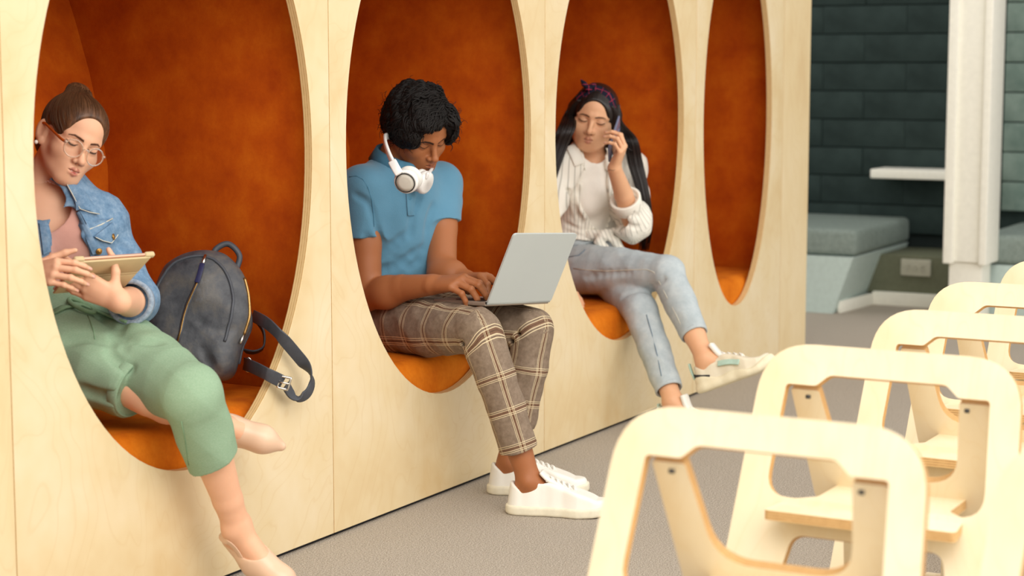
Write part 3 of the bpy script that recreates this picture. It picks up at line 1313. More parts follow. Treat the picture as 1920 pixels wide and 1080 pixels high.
# ---------------------------------------------------------------- shoes
def shoe(parent, heel, fd, up, L, W, style, mats):
    """low sneaker; heel = rear bottom centre, fd = toe direction, up = sole normal. Returns the upper"""
    fd, up = nrm(fd), np.asarray(up, float)
    up = nrm(up - fd * (up @ fd))
    sd = np.cross(fd, up)
    heel = np.asarray(heel, float)

    def P(x, y, z):
        return heel + sd * x + fd * y + up * z
    A = np.array([sd, fd, up])
    t = style.get('sole', .026)
    chunk = style.get('chunk', 0)

    def fp(inset):                              # footprint circles
        return [(0, W * .40, W * .40), (0, W * .75, W * .385), (.004, L * .48, W * .37), (.002, L * .68, W * .5), (0, L * .80, W * .46), (-.004, L - W * .36, W * .36)]
    G = Grid(np.min([P(x, y, z) for x in (-.09, .09) for y in (-.05, L + .05) for z in (-.03, .19)], 0),
             np.max([P(x, y, z) for x in (-.09, .09) for y in (-.05, L + .05) for z in (-.03, .19)], 0), .0026)
    G2 = Grid(G.lo, G.lo + (G.n - 1) * .0026, .0026)
    c = fp(0)
    x, y, z = [G.ax[0][:, None, None], G.ax[1][None, :, None], G.ax[2][None, None, :]]
    px, py, pz = x - heel[0], y - heel[1], z - heel[2]
    lx = px * sd[0] + py * sd[1] + pz * sd[2]
    ly = px * fd[0] + py * fd[1] + pz * fd[2]
    lz = px * up[0] + py * up[1] + pz * up[2]
    d2 = np.full(G.n, 1., np.float32)
    for i in range(len(c) - 1):
        a, b_ = np.array(c[i][:2]), np.array(c[i + 1][:2])
        ab = b_ - a
        tt = np.clip(((lx - a[0]) * ab[0] + (ly - a[1]) * ab[1]) / (ab @ ab), 0, 1)
        d2 = smin(d2, np.sqrt((lx - a[0] - tt * ab[0]) ** 2 + (ly - a[1] - tt * ab[1]) ** 2) - (c[i][2] + (c[i + 1][2] - c[i][2]) * tt), .012)
    rise = style.get('toe_spring', .008) * np.clip((ly - L * .7) / (L * .3), 0, 1) ** 2
    th = t + chunk * (np.clip(1 - ly / (L * .55), 0, 1) * .022 + .006 * np.sin(ly * 55))
    zz = lz - rise
    bulge = chunk * .006 * np.sin(np.clip(zz / t, 0, 1) * 3.14)
    dz = np.maximum(-zz, zz - th)
    G.d = -smin(-(d2 - .002 - bulge), -dz, .008).astype(np.float32)
    tread = style.get('tread', 0)
    if tread:
        G.d += (tread * (np.abs(((ly * 160) % 1) - .5) - .25) * np.clip(1 - zz / .006, 0, 1)).astype(np.float32)
    V, F = G.mesh(1)
    mesh_np('sole', V, F, mats['sole'], parent)
    # upper
    hh = style.get('collar', .062)
    top = th + .020 + (hh - t - .008) * np.clip(1 - (ly - L * .34) / (L * .52), 0, 1) ** .8
    top = np.where(ly < L * .34, th * 0 + hh + .010 * np.cos(np.clip(ly / (L * .34), 0, 1) * 6.28), top)
    taper = d2 + .004 + np.clip(lz - th, 0, 1) * .13
    up_d = -smin(-taper, -(lz - top), .012)
    up_d = -smin(-up_d, -(th * .6 - lz), .002)
    G2.d = up_d.astype(np.float32)
    # ankle opening
    G2.sub(GRP([RC(P(0, .048, hh * .74), P(0, .055, .2), .0235, .034), RC(P(0, L * .35, hh * .98), P(0, .095, .2), .020, .034)], .02), .010)
    V, F = G2.mesh(1)
    upper = mesh_np('upper', V, F, mats['upper'], parent)
    # tongue, eyestay and laces
    tz = style.get('tongue', .012)
    q = [P(0, L * .62, hh * .80), P(0, L * .50, hh * .98), P(0, L * .40, hh + .012), P(0, L * .33, hh + .022 + tz)]
    Q = smooth_path(q, 5)
    ribbon('tongue', Q, W * .44, .008 + tz * .2, sd, mats.get('tongue', mats['upper']), parent)
    sp = []
    n = style.get('laces', 6)
    for i in range(n):
        s_ = i / (n - 1)
        yy = L * (.385 + .27 * s_)
        zc = hh * (1.13 - .34 * s_) + .006
        wl = W * .20
        pts = [P(-wl, yy + .003, zc - .010), P(-wl * .5, yy, zc + .001), P(0, yy - .002, zc + .003), P(wl * .5, yy, zc + .001), P(wl, yy + .003, zc - .010)]
        sp.append((smooth_path(pts, 4), .0030))
        if i < n - 1:
            sp.append((smooth_path([P(-wl * .9, yy + .003, zc - .006), P(0, yy + .012, zc + .001), P(wl * .9, yy + .022, zc - .010)], 4), .0022))
    tubes('laces', sp, mats['lace'], parent)
    if style.get('band'):
        for sx in (-1, 1):
            pts = smooth_path([P(sx * W * .42, L * .36, hh * .86), P(sx * W * .42, L * .50, hh * .78), P(sx * W * .40, L * .64, hh * .62)], 5)
            sp_ = near(upper, pts, .0022)
            ribbon('eyestay', sp_, .024, .004, up * .8 + sd * -sx * .6, mats['band'], parent)
        ribbon('heel_tab', smooth_path([P(0, .0, hh * .55), P(0, -.003, hh * .9), P(0, -.002, hh + .018)], 4), .02, .006, sd, mats['band'], parent)
        ribbon('heel_stripe', near(upper, smooth_path([P(W * .50, .060, t + .014), P(W * .46, .02, t + .026), P(0, -.02, t + .036), P(-W * .46, .02, t + .026), P(-W * .50, .060, t + .014)], 5), .002), .008, .004, up, mats['dark'], parent)
    else:
        seam = [P(W * .43, L * .66, t + .004), P(W * .36, L * .67, t + .02), P(W * .28, L * .66, t + .033)]
        for sx in (-1, 1):
            tube('seam', smooth_path([heel + sd * sx * ((p - heel) @ sd) + fd * ((p - heel) @ fd) + up * ((p - heel) @ up) for p in seam], 5), .0012, mats['lace'], parent, 5)
    return upper

# ================================================================ people: materials
def skin_mat(name, rough=.48):
    b = MB(name, rough, .35)
    b.b.inputs['Subsurface Weight'].default_value = .12
    b.b.inputs['Subsurface Radius'].default_value = (1.0, .35, .2)
    b.b.inputs['Subsurface Scale'].default_value = .006
    c = b.attr('Col')
    c = b.mix(b.math('MULTIPLY', b.noise(70, 3), .12), c, (.45, .16, .08, 1))
    b.color(c)
    b.bump(b.noise(900, 2), .08, .0006)
    return b.m


M['skin'] = skin_mat('skin')


def hair_mat(name, lo, hi, rough=.45, sc=(60, 2, 1), spec=.4):
    b = MB(name, rough, spec)
    v = b.attr('tex', True)
    f = b.noise(1.0, 4, .65, b.mapping(v, sc))
    b.color(b.ramp(f, [(.3, lo), (.62, hi)]))
    b.bump(f, .35, .004)
    return b.m


M['hair_black'] = hair_mat('curly_black_hair', '#080606', '#17110e', .6, spec=.25)
M['hair_long'] = hair_mat('long_black_hair', '#0c0a0a', '#2a211e', .32, (90, 1.5, 1))
M['hair_brown'] = hair_mat('tied_brown_hair', '#2c1a10', '#6e4a30', .42, (36, 1.6, 1))
M['nail'] = simple('fingernail', '#e2ab97', .25, .5, .03)

b = MB('blue_pique', .85, .2)
b.b.inputs['Sheen Weight'].default_value = .25
n = b.voronoi(330)
b.color(b.mix(b.math('MULTIPLY', b.noise(14, 3), .5), '#5f8fa9', '#467893'))
b.bump(n, .3, .0012)
M['polo'] = b.m
M['polo_trim'] = simple('blue_rib_knit', '#4c7f9a', .85, .2, .08, 60, .3)

b = MB('plaid_wool', .9, .15)
uv = b.attr('tex', True)
sx_, sy_, _ = b.sep(uv)
ST = [(0, (0, 0, 0, 1)), (.37, (1, 1, 1, 1)), (.388, (.35, .35, .35, 1)), (.402, (0, 0, 0, 1)), (.418, (1, 1, 1, 1)), (.436, (.6, .6, .6, 1)), (.47, (.35, .35, .35, 1)), (.482, (.6, .6, .6, 1)), (.514, (1, 1, 1, 1)), (.532, (0, 0, 0, 1)), (.548, (.35, .35, .35, 1)), (.562, (1, 1, 1, 1)), (.58, (0, 0, 0, 1))]


def stripe(c, period, off=0.0):
    f = b.math('FRACT', b.math('ADD', b.math('MULTIPLY', c, 1 / period), off))
    return b.ramp(f, ST, True)


s1, s2 = stripe(sx_, .100, .25), stripe(sy_, .112, .30)


def lum(c, lo, hi):
    return b.math('MULTIPLY', b.math('GREATER_THAN', c, lo), b.math('LESS_THAN', c, hi))


base = b.ramp(b.noise(70, 4, .7), [(.3, '#7b6a5a'), (.7, '#9b8977')])
weave = b.wave(260, 1.0, 1, vec=uv, axis='DIAGONAL')
base = b.mix(b.math('MULTIPLY', weave, .35), base, '#574437')
for st in (s1, s2):
    base = b.mix(b.math('MULTIPLY', lum(st, .2, .42), .75), base, '#4a2f20')
    base = b.mix(b.math('MULTIPLY', lum(st, .42, .8), .55), base, '#6b3f26')
for st in (s1, s2):
    base = b.mix(b.math('MULTIPLY', lum(st, .8, 1.1), .72), base, '#e4d2ad')
b.color(base)
b.bump(b.noise(500, 2), .3, .001)
M['plaid'] = b.m

b = MB('washed_denim', .85, .2)
f = b.noise(55, 5, .75)
g = b.noise(9, 3, .6)
c = b.ramp(f, [(.25, '#4a6a8a'), (.48, '#7190ae'), (.70, '#97aec4'), (.88, '#bccad6')])
c = b.mix(b.math('MULTIPLY', b.math('GREATER_THAN', g, .0), b.math('MULTIPLY', g, .55)), c, '#66859f')
b.color(c)
b.bump(b.wave(420, 1, 1, axis='DIAGONAL'), .2, .0008)
M['denim'] = b.m
b = MB('denim_cuff_inside', .88, .2)
b.color(b.ramp(b.noise(160, 3), [(.3, '#7f90a4'), (.7, '#a9b6c4')]))
b.bump(b.noise(500), .2, .001)
M['denim_in'] = b.m
b = MB('pale_blue_denim', .88, .2)
c = b.ramp(b.noise(20, 5, .7), [(.28, '#a5b0b5'), (.5, '#b6c0c4'), (.72, '#c8cfd0')])
c = b.mix(b.math('MULTIPLY', b.noise(9, 2), .3), c, '#a9b5ba')
b.color(c)
b.bump(b.noise(600, 2), .25, .001)
M['jeans'] = b.m
M['stitch'] = simple('denim_stitching', '#d9d6c6', .8)
M['stitch_dark'] = simple('denim_seam', '#60778c', .85)
M['pink'] = simple('pink_jersey', '#d9a596', .9, .15, .05, 30, .2)
b = MB('sage_linen', .9, .15)
w = b.noise(240, 2, .6, b.mapping(None, (1, 1, 4)))
c = b.ramp(w, [(.3, '#86a386'), (.55, '#91ab8f'), (.75, '#9db49a')])
b.color(c)
b.bump(b.noise(450, 2), .3, .001)
M['sage'] = b.m
M['sage_belt'] = simple('sage_belt_cloth', '#7f9d7c', .85, .2, .08, 80, .3)
M['white_knit'] = simple('white_jersey', '#efeae0', .9, .15, .03, 30, .15)
b = MB('striped_cotton', .88, .15)
uv = b.attr('tex', True)
sx_, sy_, _ = b.sep(uv)
f = b.math('FRACT', b.math('MULTIPLY', sy_, 1 / .0145))
st = b.ramp(f, [(0, (0, 0, 0, 1)), (.40, (0, 0, 0, 1)), (.48, (1, 1, 1, 1)), (.60, (1, 1, 1, 1)), (.68, (0, 0, 0, 1))])
c = b.mix(b.math('MULTIPLY', st, .62), '#efebdf', '#9c9a90')
b.color(c)
b.bump(b.noise(60, 3), .25, .003)
M['striped'] = b.m
M['leather_white'] = simple('white_leather', '#f2efe6', .42, .4, .025, 20, .1, 200)
M['rubber_white'] = simple('off_white_rubber', '#e9e2cc', .55, .3, .05, 60)
M['lace'] = simple('white_cord', '#f4f1ea', .8, .2, .03)
M['cream_leather'] = simple('cream_leather', '#e6dcc4', .5, .35, .05, 30, .15, 200)
M['cream_rubber'] = simple('cream_rubber', '#ece2c4', .55, .3, .04, 40)
M['mint'] = simple('mint_suede', '#b4cfc0', .8, .2, .06, 80)
M['black_rubber'] = simple('black_rubber', '#23252a', .6)
M['nude_leather'] = simple('nude_leather', '#e3bfa2', .32, .5, .03, 20)
M['nude_lining'] = simple('nude_lining', '#d9ab90', .6)
M['brass'] = simple('brass_button', '#b98b48', .35, .5, .1, 300, Metallic=.9)
M['silver'] = simple('silver_metal', '#d8d4cc', .25, .5, .03, Metallic=1.0)
M['pearl'] = simple('pearl', '#f5ede2', .2, .6, .02)


def skin_layers(*parts):
    return join_parts(parts)


SKIN_M, SKIN_1, SKIN_2 = '#a4673f', '#ebb795', '#e6b28b'

# ================================================================ the man with the laptop
man = thing('person', 'man with curly black hair in a blue polo shirt and plaid trousers, typing', 'person', (4.6, .1, .40))
lat = nrm(V3(.97, -.24, 0))                                  # the man's left
fm = nrm(V3(-.24, -.97, 0))
Tm = V3(4.6654, .1705, 1.033)
Rm = [[-0.9066, 0.4079, -0.1079], [-0.2958, -0.797, -0.5266], [-0.3008, -0.4455, 0.8432]]
shR, shL = at(680, 350, .28), at(826, 343, .20)
elR, elL = at(688, 556, .25), at(828, 512, .09)
wrR, wrL = at(808, 534, .018), at(872, 524, .0)
hipR, hipL = at(724, 606, .26), at(790, 600, .20)
knR, knL = at(903, 621, -.185), at(1004, 619, -.215)
heelR, heelL = V3(4.408, -.262, .0), V3(4.590, -.100, .0)
dR, dL = nrm(V3(.33, -.944, 0)), nrm(V3(.44, -.90, 0))
anR, anL = heelR + dR * .062 + V3(0, 0, .095), heelL + dL * .062 + V3(0, 0, .095)
nkm = (shR + shL) / 2 + V3(-.01, .01, .05)
Hc = (hipR + hipL) / 2 + V3(.012, .035, .03)
headg = head_geo(Tm, Rm, .932, [nkm + V3(0, 0, .03), nkm - V3(0, 0, .04)],
                 dict(wide=1.03, jaw=1.14, nose_w=1.14, neck=1.06, lip=1.05, ears=True, blush=.5, blushc='#8f4a2c', lipc='#8a4a3a', linec='#4a2615',
                      lashc='#1a0f0a', eye_open=.0016, eyec='#d9b59a', lash_z=-.0075, shadow=.35, stubble=.22,
                      brow=[(.009, .0125, .0030), (.022, .0165, .0036), (.036, .0175, .0030), (.047, .012, .0014)], browc='#120b08', browa=.95), SKIN_M)
# typing hands
FR = nrm(V3(-.06, -.95, .12))
handR = hand_groups(wrR, FR, V3(-.35, .10, 1), -1, 1.12, [(.50, .75, .45), (.45, .70, .4), (.48, .75, .4), (.55, .8, .4)], thumb=(.75, .45, .2, .2))
FL = nrm(V3(-.30, -.93, .10))
handL = hand_groups(wrL, FL, V3(.25, .05, 1), 1, 1.10, [(.55, .8, .45), (.40, .75, .4), (.42, .8, .4), (.5, .8, .4)], thumb=(.75, .45, .2, .2))
armR = arm_geo([shR, elR, elR * .45 + wrR * .55 + V3(0, 0, .006), wrR], [.052, .043, .038, .030], handR, SKIN_M,
               extra=[(EL(elR * .68 + wrR * .32, (.046, .046, .044)), .03), (EL(shR * .5 + elR * .5, (.044, .045, .07)), .015)])
armL = arm_geo([shL, elL, elL * .5 + wrL * .5, wrL], [.052, .043, .038, .029], handL, SKIN_M,
               extra=[(EL(elL * .68 + wrL * .32, (.046, .046, .044)), .03), (EL(shL * .5 + elL * .5, (.044, .045, .07)), .015)])
# bare ankles and feet inside the shoes
def foot_geo(kn, an, heel, d, skin, r=(.040, .040, .031), s=1.0, h=.003):
    lo = np.min([kn, an, heel + d * .27 * s], 0) - .08
    hi = np.max([kn, an, heel + d * .27 * s], 0) + .08
    lo[2] = max(lo[2], -.02)
    hi[2] = min(hi[2], kn[2])
    G = Grid(lo, hi, h)
    for q in limb([kn * .55 + an * .45, kn * .35 + an * .65, an], r):
        G.add(q, .008)
    hb = heel + d * .035 * s + V3(0, 0, .030)
    sdv = np.cross(d, V3(0, 0, 1))
    for sx in (-1, 1):
        G.add(EL(an + sdv * sx * .026 * s - V3(0, 0, .006), (.011, .012, .013)), .014)
    G.add(RC(an - V3(0, 0, .005), hb, .030 * s, .024 * s), .02)
    G.add(RC(an - V3(0, 0, .018) + d * .01, heel + d * .16 * s + V3(0, 0, .028), .027 * s, .021 * s), .02)
    G.add(RC(hb, heel + d * .18 * s + V3(0, 0, .022), .023 * s, .020 * s), .02)
    G.add(RC(heel + d * .16 * s + V3(0, 0, .024), heel + d * .215 * s + V3(0, 0, .020), .020 * s, .014 * s), .02)
    V, F = G.mesh(1)
    return V, F, np.tile(np.array(hexc(skin)), (len(V), 1))


up_sole = V3(0, 0, 1)
def core_geo(prims, k, h, skin):
    lo = np.min([g[1] for g in prims], 0) - .02
    hi = np.max([g[2] for g in prims], 0) + .02
    G = Grid(lo, hi, h)
    for g in prims:
        G.add(g, k)
    V, F = G.mesh(1)
    return V, F, np.tile(np.array(hexc(skin)), (len(V), 1))


wm = (.155, .145, .165, .115, .105, .118)
TP, AH, AS = torso_prims(Hc, nkm, shR, shL, hipR - hipL, shR - shL, wm, -.012)
legcore = limb([hipR, knR, anR], [.056, .022, .024]) + limb([hipL, knL, anL], [.056, .022, .024])
core = core_geo(TP + legcore, .015, .008, SKIN_M)
fR, fL = foot_geo(knR, anR, heelR + V3(0, 0, .016), dR, SKIN_M), foot_geo(knL, anL, heelL + V3(0, 0, .016), dL, SKIN_M)
V, F, A = join_parts([headg, armR, armL, core, fR, fL])
man_body = mesh_np('body', V, F, M['skin'], man, True, {'Col': A})
nails(handR[1], 1.0, simple('man_nail', '#b9795a', .3), man, range(4))

# trousers
hemR, hemL = anR * .80 + knR * .20, anL * .74 + knL * .26
def leg_prims(hip, kn, hem, r, cutn=None, hollow=.008):
    ax = nrm(hem - kn)
    end = hem + ax * .03
    P = [hip, hip * .5 + kn * .5, kn + nrm(hip - kn) * .015, kn * .6 + hem * .4, end]
    n = ax if cutn is None else nrm(cutn)
    return GRP(limb(P, r), .010, [(hem, n)], [RC(hem - ax * .05, hem + ax * .05, r[-1] - hollow - .01, r[-1] - hollow)])


gR = leg_prims(hipR, knR, hemR, [.098, .084, .064, .056, .054], nrm(hemR - knR) * .9 + V3(.15, .1, 0))
gL = leg_prims(hipL, knL, hemL, [.098, .084, .065, .058, .054])
TPt, _, _ = torso_prims(Hc, nkm, shR, shL, hipR - hipL, shR - shL, wm, .008)
waistz = Hc[2] + .12
pel = GRP(TPt[:2], .03, [(V3(0, 0, waistz), V3(0, 0, 1))])
refm = V3(.2, -.4, 1)


def plaid_fn(V):
    best = np.full(len(V), 1e9)
    uv = np.zeros((len(V), 3))
    for h_, k_, a_ in ((hipR, knR, anR), (hipL, knL, anL)):
        L1, L2 = np.linalg.norm(k_ - h_), np.linalg.norm(a_ - k_)
        t1, t2 = (k_ - h_) / L1, (a_ - k_) / L2
        e1 = -nrm(np.cross(t1, t2))
        U_, D_, A_ = [], [], []
        for o_, ax_, L_, c_ in ((h_, t1, L1, 0), (k_, t2, L2, L1)):
            q = V - o_
            t = q @ ax_
            r = q - t[:, None] * ax_
            U_.append(c_ + t)
            D_.append(np.linalg.norm(q - np.clip(t, 0, L_)[:, None] * ax_, axis=1) + 1e-5)
            A_.append(np.arctan2(r @ np.cross(ax_, e1), r @ e1))
        w = D_[1] ** 3 / (D_[0] ** 3 + D_[1] ** 3)
        d = np.minimum(*D_)
        m = d < best
        best[m] = d[m]
        uv[m, 0] = (U_[0] * w + U_[1] * (1 - w))[m]
        uv[m, 1] = np.where(w > .5, A_[0], A_[1])[m] * .075
    return {'tex': uv}


def ring(c, ax, r, rad, k=24, e1=None, sq=1.0, tilt=0):
    ax = nrm(ax)
    e1 = nrm(np.cross(ax, V3(0, 0, 1) if abs(ax[2]) < .9 else V3(1, 0, 0)))
    e2 = np.cross(ax, e1)
    return [c + e1 * math.cos(2 * math.pi * i / k) * r + e2 * math.sin(2 * math.pi * i / k) * r for i in range(k + 1)]


def knee_folds(hip, kn, hem, r):
    th, sk = nrm(kn - hip), nrm(hem - kn)
    back = nrm(-(nrm(-th) + sk) * -1)           # inside of the knee
    ins = nrm(nrm(hip - kn) + nrm(hem - kn))
    sd = nrm(np.cross(th, sk))
    fs = []
    for k, (o, a) in enumerate(((0, .9), (.022, 1.0), (-.02, .8))):
        c = kn + ins * (r * .8) + (th - sk) * o
        fs.append(([c - sd * r * .95 * a, c + ins * .012, c + sd * r * .95 * a], .005, .014, -1))
    return fs


trousers = cloth('trousers', [gR, gL, pel], .025, .0042, M['plaid'], man, [(.0035, 38, 3, (1, 1, .8))], 1, fn=plaid_fn,
                 folds=knee_folds(hipR, knR, hemR, .066) + knee_folds(hipL, knL, hemL, .066))

# polo shirt
TPs, AH, AS = torso_prims(Hc, nkm, shR, shL, hipR - hipL, shR - shL, wm, .004, belly=.015)
upm = nrm(nkm - Hc)
hemz = at(745, 534, .12)
body_g = GRP(TPs, .035, [(hemz, -upm)])
def sleeve(S_, E_, h, r0, r1):
    ax = nrm(E_ - S_)
    n = nrm(ax * .45 + V3(0, 0, -1))
    m = S_ + ax * ((h - S_) @ ax)
    return GRP(limb([S_, S_ * .5 + m * .5, m + ax * .09], [r0, (r0 + r1) / 2, r1]), .008, [(h, n)])


slR, slL = sleeve(shR, elR, at(672, 448, .26), .066, .063), sleeve(shL, elL, at(836, 414, .13), .064, .062)
polo_folds = [([(695, 486), (725, 470), (760, 440)], .005, .018, -1), ([(695, 508), (740, 500), (785, 468)], .005, .018, -1), ([(735, 522), (770, 500), (800, 450)], .005, .018, -1),
              ([(694, 392), (705, 420), (712, 450)], .005, .016, -1), ([(815, 385), (806, 410), (800, 440)], .005, .016, -1), ([(790, 360), (775, 400), (770, 440)], .004, .02, -1), ([(665, 365), (690, 380), (700, 400)], .004, .014, -1)]
polo = cloth('polo_shirt', [body_g, slR, slL], .03, .0042, M['polo'], man, [(.0050, 20, 5, (1, 1, .6))], 3, pxfolds=polo_folds)

# polo details: collar, placket, buttons, shoulder seam
def collar_ring(c, ax, fwd, rx, ry, h, flare, gap, n=30):
    """standing and folded collar round a neck; opens by gap at the front"""
    ax = nrm(ax)
    f = nrm(fwd - ax * (fwd @ ax))
    s = np.cross(f, ax)
    V, F = [], []
    prof = [(0, -.004), (.004, h * .9), (.008, h), (.013, h * .93), (.013 + flare, h * .05), (.010 + flare, h * .03), (.008, h * .7)]
    m = len(prof)
    for i in range(n + 1):
        a = gap + (2 * math.pi - 2 * gap) * i / n
        d = f * math.cos(a) * 1.0 + s * math.sin(a)
        for (r, z) in prof:
            V.append(c + f * math.cos(a) * (ry + r) + s * math.sin(a) * (rx + r) + ax * (z + .012 * (1 - math.cos(a)) * .6))
    for i in range(n):
        for k in range(m):
            l = (k + 1) % m
            F.append([i * m + k, i * m + l, (i + 1) * m + l, (i + 1) * m + k])
    F.append(list(range(m)))
    F.append([n * m + k for k in range(m)][::-1])
    return V, F


V, F = collar_ring(nkm + V3(0, -.008, -.006), nrm(nkm - Hc) + V3(0, -.25, 0), fm, .072, .070, .044, .014, .22)
mesh_np('collar', V, F, M['polo_trim'], polo)
patch('placket', polo, [(760, 352), (776, 352), (777, 404), (763, 404)], .0022, M['polo'], polo, 8, 3)
for y in (372,):
    p, n = hit(polo, 767, y)
    lathe('button', [(.0048, 0), (.0052, .0015), (.0046, .0026), (.0032, .0018)], p + n * .003, n, M['polo_trim'], polo, 16)
for (px_, S_, E_) in (('R', shR, elR), ('L', shL, elL)):
    pass
tube('shoulder_seam', on(polo, [(655, 332), (668, 330), (680, 336), (690, 352), (697, 375), (700, 400), (701, 425)], .0006), .0012, M['polo_trim'], polo, 5)

# shoes
mw = dict(sole=M['rubber_white'], upper=M['leather_white'], lace=M['lace'])
for hl, d_ in ((heelR, dR), (heelL, dL)):
    st_ = thing('sneaker', 'tmp', 'shoe', hl) if False else None
sn = bpy.data.objects.new('sneaker', None)
COL.objects.link(sn)
sn.parent = man
sn.location = Vector(heelR) - man.location
ORG['sneaker'] = heelR.copy()
shoe(sn, heelR, dR, up_sole, .292, .098, dict(sole=.027, collar=.086, tread=.0025, tongue=.010), mw)
sn2 = bpy.data.objects.new('sneaker', None)
COL.objects.link(sn2)
sn2.parent = man
sn2.location = Vector(heelL) - man.location
ORG[sn2.name] = heelL.copy()
shoe(sn2, heelL, dL, up_sole, .292, .098, dict(sole=.027, collar=.086, tread=.0025, tongue=.010), mw)

# ---------------------------------------------------------------- curly hair
Rm3 = np.array(Rm).T


def hl(p, T=Tm, R3=Rm3, s=.932):
    return T + s * (R3 @ np.asarray(p, float))


G = Grid((-.14, -.15, -.10), (.14, .13, .16), .004)
G.add(EL((0, -.020, .050), (.096, .108, .097)), .02)
G.add(EL((.055, -.01, .015), (.046, .075, .060)), .03)
G.add(EL((-.055, -.01, .015), (.046, .075, .060)), .03)
G.add(EL((0, -.075, -.005), (.075, .045, .060)), .03)
G.add(EL((.040, .055, .075), (.045, .045, .035)), .03)
G.add(EL((-.045, .055, .070), (.040, .045, .035)), .03)
G.add(EL((.070, .052, .030), (.020, .034, .036)), .025)
G.add(EL((-.074, .046, .020), (.020, .034, .045)), .025)
G.sub(EL((-.008, .115, .005), (.060, .052, .062)), .02)
G.sub(EL((0, .085, -.06), (.095, .075, .06)), .02)
V, F = G.mesh(2)
V = wrinkle(V, normals(V, F), .008, 60, 21)
hairbase = V
man_hair = mesh_np('hair', hl(V.T.reshape(3, -1)).T if False else (Tm + .932 * (V @ Rm3.T)), F, M['hair_black'], man, True, {'tex': V * np.array([1.0, 1.0, 1.0])})
rr = np.random.default_rng(5)
nv = normals(V, F)
bv = BVHTree.FromPolygons([Vector(v) for v in V], [tuple(int(i) for i in f) for f in F])
def on_face(p):
    return (abs(p[0] + .006) < .058 and p[1] > .060 and p[2] < .060) or p[2] < -.078


def flow(p, n, sw):
    sd_ = -1.0 if p[0] < -.028 else 1.0
    top = np.clip((p[2] - .06) / .06, 0, 1)
    g = V3(sd_ * (.9 * top + .15), .25 if p[1] > .02 else -.35, -1 + .6 * top) + sw
    return nrm(g - n * (g @ n))


specs, ends = [], []
pool = [i for i in range(len(V)) if V[i, 2] > -.055]
for i in rr.choice(pool, 3200):
    p, n = V[i].copy(), nv[i]
    if on_face(p):
        continue
    pts, L0 = [], rr.uniform(.004, .011)
    ph, fq, am = rr.uniform(0, 6.28), rr.uniform(.55, .95), rr.uniform(.35, .95)
    n_ = rr.integers(9, 15)
    for k in range(n_):
        t = k / (n_ - 1)
        pts.append(p + n * (L0 * math.sin(math.pi * min(1, .15 + t * .75)) - .002 + .012 * max(0, t - .6) * rr.uniform(.6, 1.2)))
        lat_ = np.cross(n, flow(p, n, V3(0, 0, 0)))
        d = flow(p, n, lat_ * am * math.sin(ph + k * fq))
        q = p + d * .0075
        r_ = bv.find_nearest(Vector(q))
        p, n = np.array(r_[0]), np.array(r_[1])
        if on_face(p + V3(0, .004, -.002)):
            break
    if len(pts) < 4:
        continue
    pts = smooth_path(pts, 2)
    R_ = rr.uniform(.0012, .0030) * np.sin(np.linspace(.5, 3.05, len(pts))) + .0004
    specs.append((Tm + .932 * (np.array(pts) @ Rm3.T), R_))
o = tubes('locks', specs, M['hair_black'], man_hair, 5)
o['kind'] = 'stuff'
specs = []
for i in rr.choice(pool, 420, replace=False):
    p, n = V[i].copy(), nv[i]
    if on_face(p):
        continue
    low = p[2] < .055
    d = nrm(n * 1.0 + rr.normal(size=3) * .5 + V3(0, .1, -.9 if low else -.2))
    a1 = nrm(np.cross(d, rr.normal(size=3)))
    a2 = np.cross(d, a1)
    Ln, cr, tw, ph = rr.uniform(.018, .040), rr.uniform(.004, .009), rr.uniform(.6, 1.5) * 6.28, rr.uniform(0, 6)
    if not low and rr.uniform() < .5:
        continue
    pts = [p - n * .002 + d * Ln * k / 12 + (a1 * (math.cos(ph + tw * k / 12) - math.cos(ph)) + a2 * (math.sin(ph + tw * k / 12) - math.sin(ph))) * cr for k in range(13)]
    r0 = rr.uniform(.0011, .0030) if low else rr.uniform(.0006, .0014)
    specs.append((Tm + .932 * (np.array(pts) @ Rm3.T), np.linspace(r0, .0004, 13)))
o = tubes('curls', specs, M['hair_black'], man_hair, 5)
o['kind'] = 'stuff'

# ---------------------------------------------------------------- headphones round the man's neck
M['hp_white'] = simple('white_plastic', '#f3f2ee', .28, .5, .02)
M['hp_pad'] = simple('white_ear_pad', '#e6e4de', .6, .3, .04)
M['hp_face'] = simple('grey_cup_face', '#d9d5c8', .45, .4, .03)
hp = thing('headphones', "white over-ear headphones hanging round the man's neck", 'headphones', (4.55, .1, .93))
cupc = at(762, 340, .045)
cup2 = at(796, 342, .110)
ax1 = nrm(-FWD * .84 - RGT * .22 - UPV * .38)
lathe('ear_cup', [(.0, -.016), (.026, -.016), (.033, -.010), (.035, 0), (.033, .008), (.029, .012), (.0285, .0105)], cupc, ax1, M['hp_white'], hp, 40)
lathe('cup_ring', [(.0262, .006), (.0285, .0135), (.0268, .0145), (.0255, .0125)], cupc, ax1, M['dark_metal'], hp, 40)
lathe('cup_face', [(.0262, .006), (.0258, .0125), (.015, .0135), (.001, .0138)], cupc, ax1, M['hp_face'], hp, 40)
pc = cupc - ax1 * .024 + RGT * .003
lathe('ear_pad', [(.020, -.009), (.030, -.009), (.036, -.003), (.036, .003), (.031, .009), (.02, .009)], pc, ax1, M['hp_pad'], hp, 36)
ax2 = nrm(RGT * .80 - FWD * .45 - UPV * .35)
lathe('ear_cup', [(.0, .012), (.026, .012), (.033, .008), (.035, 0), (.032, -.012), (.02, -.014)], cup2, ax2, M['hp_white'], hp, 40)
lathe('ear_pad', [(.020, -.009), (.030, -.009), (.034, -.003), (.034, .003), (.031, .009), (.02, .009)], cup2 - ax2 * .018, ax2, M['hp_pad'], hp, 36)
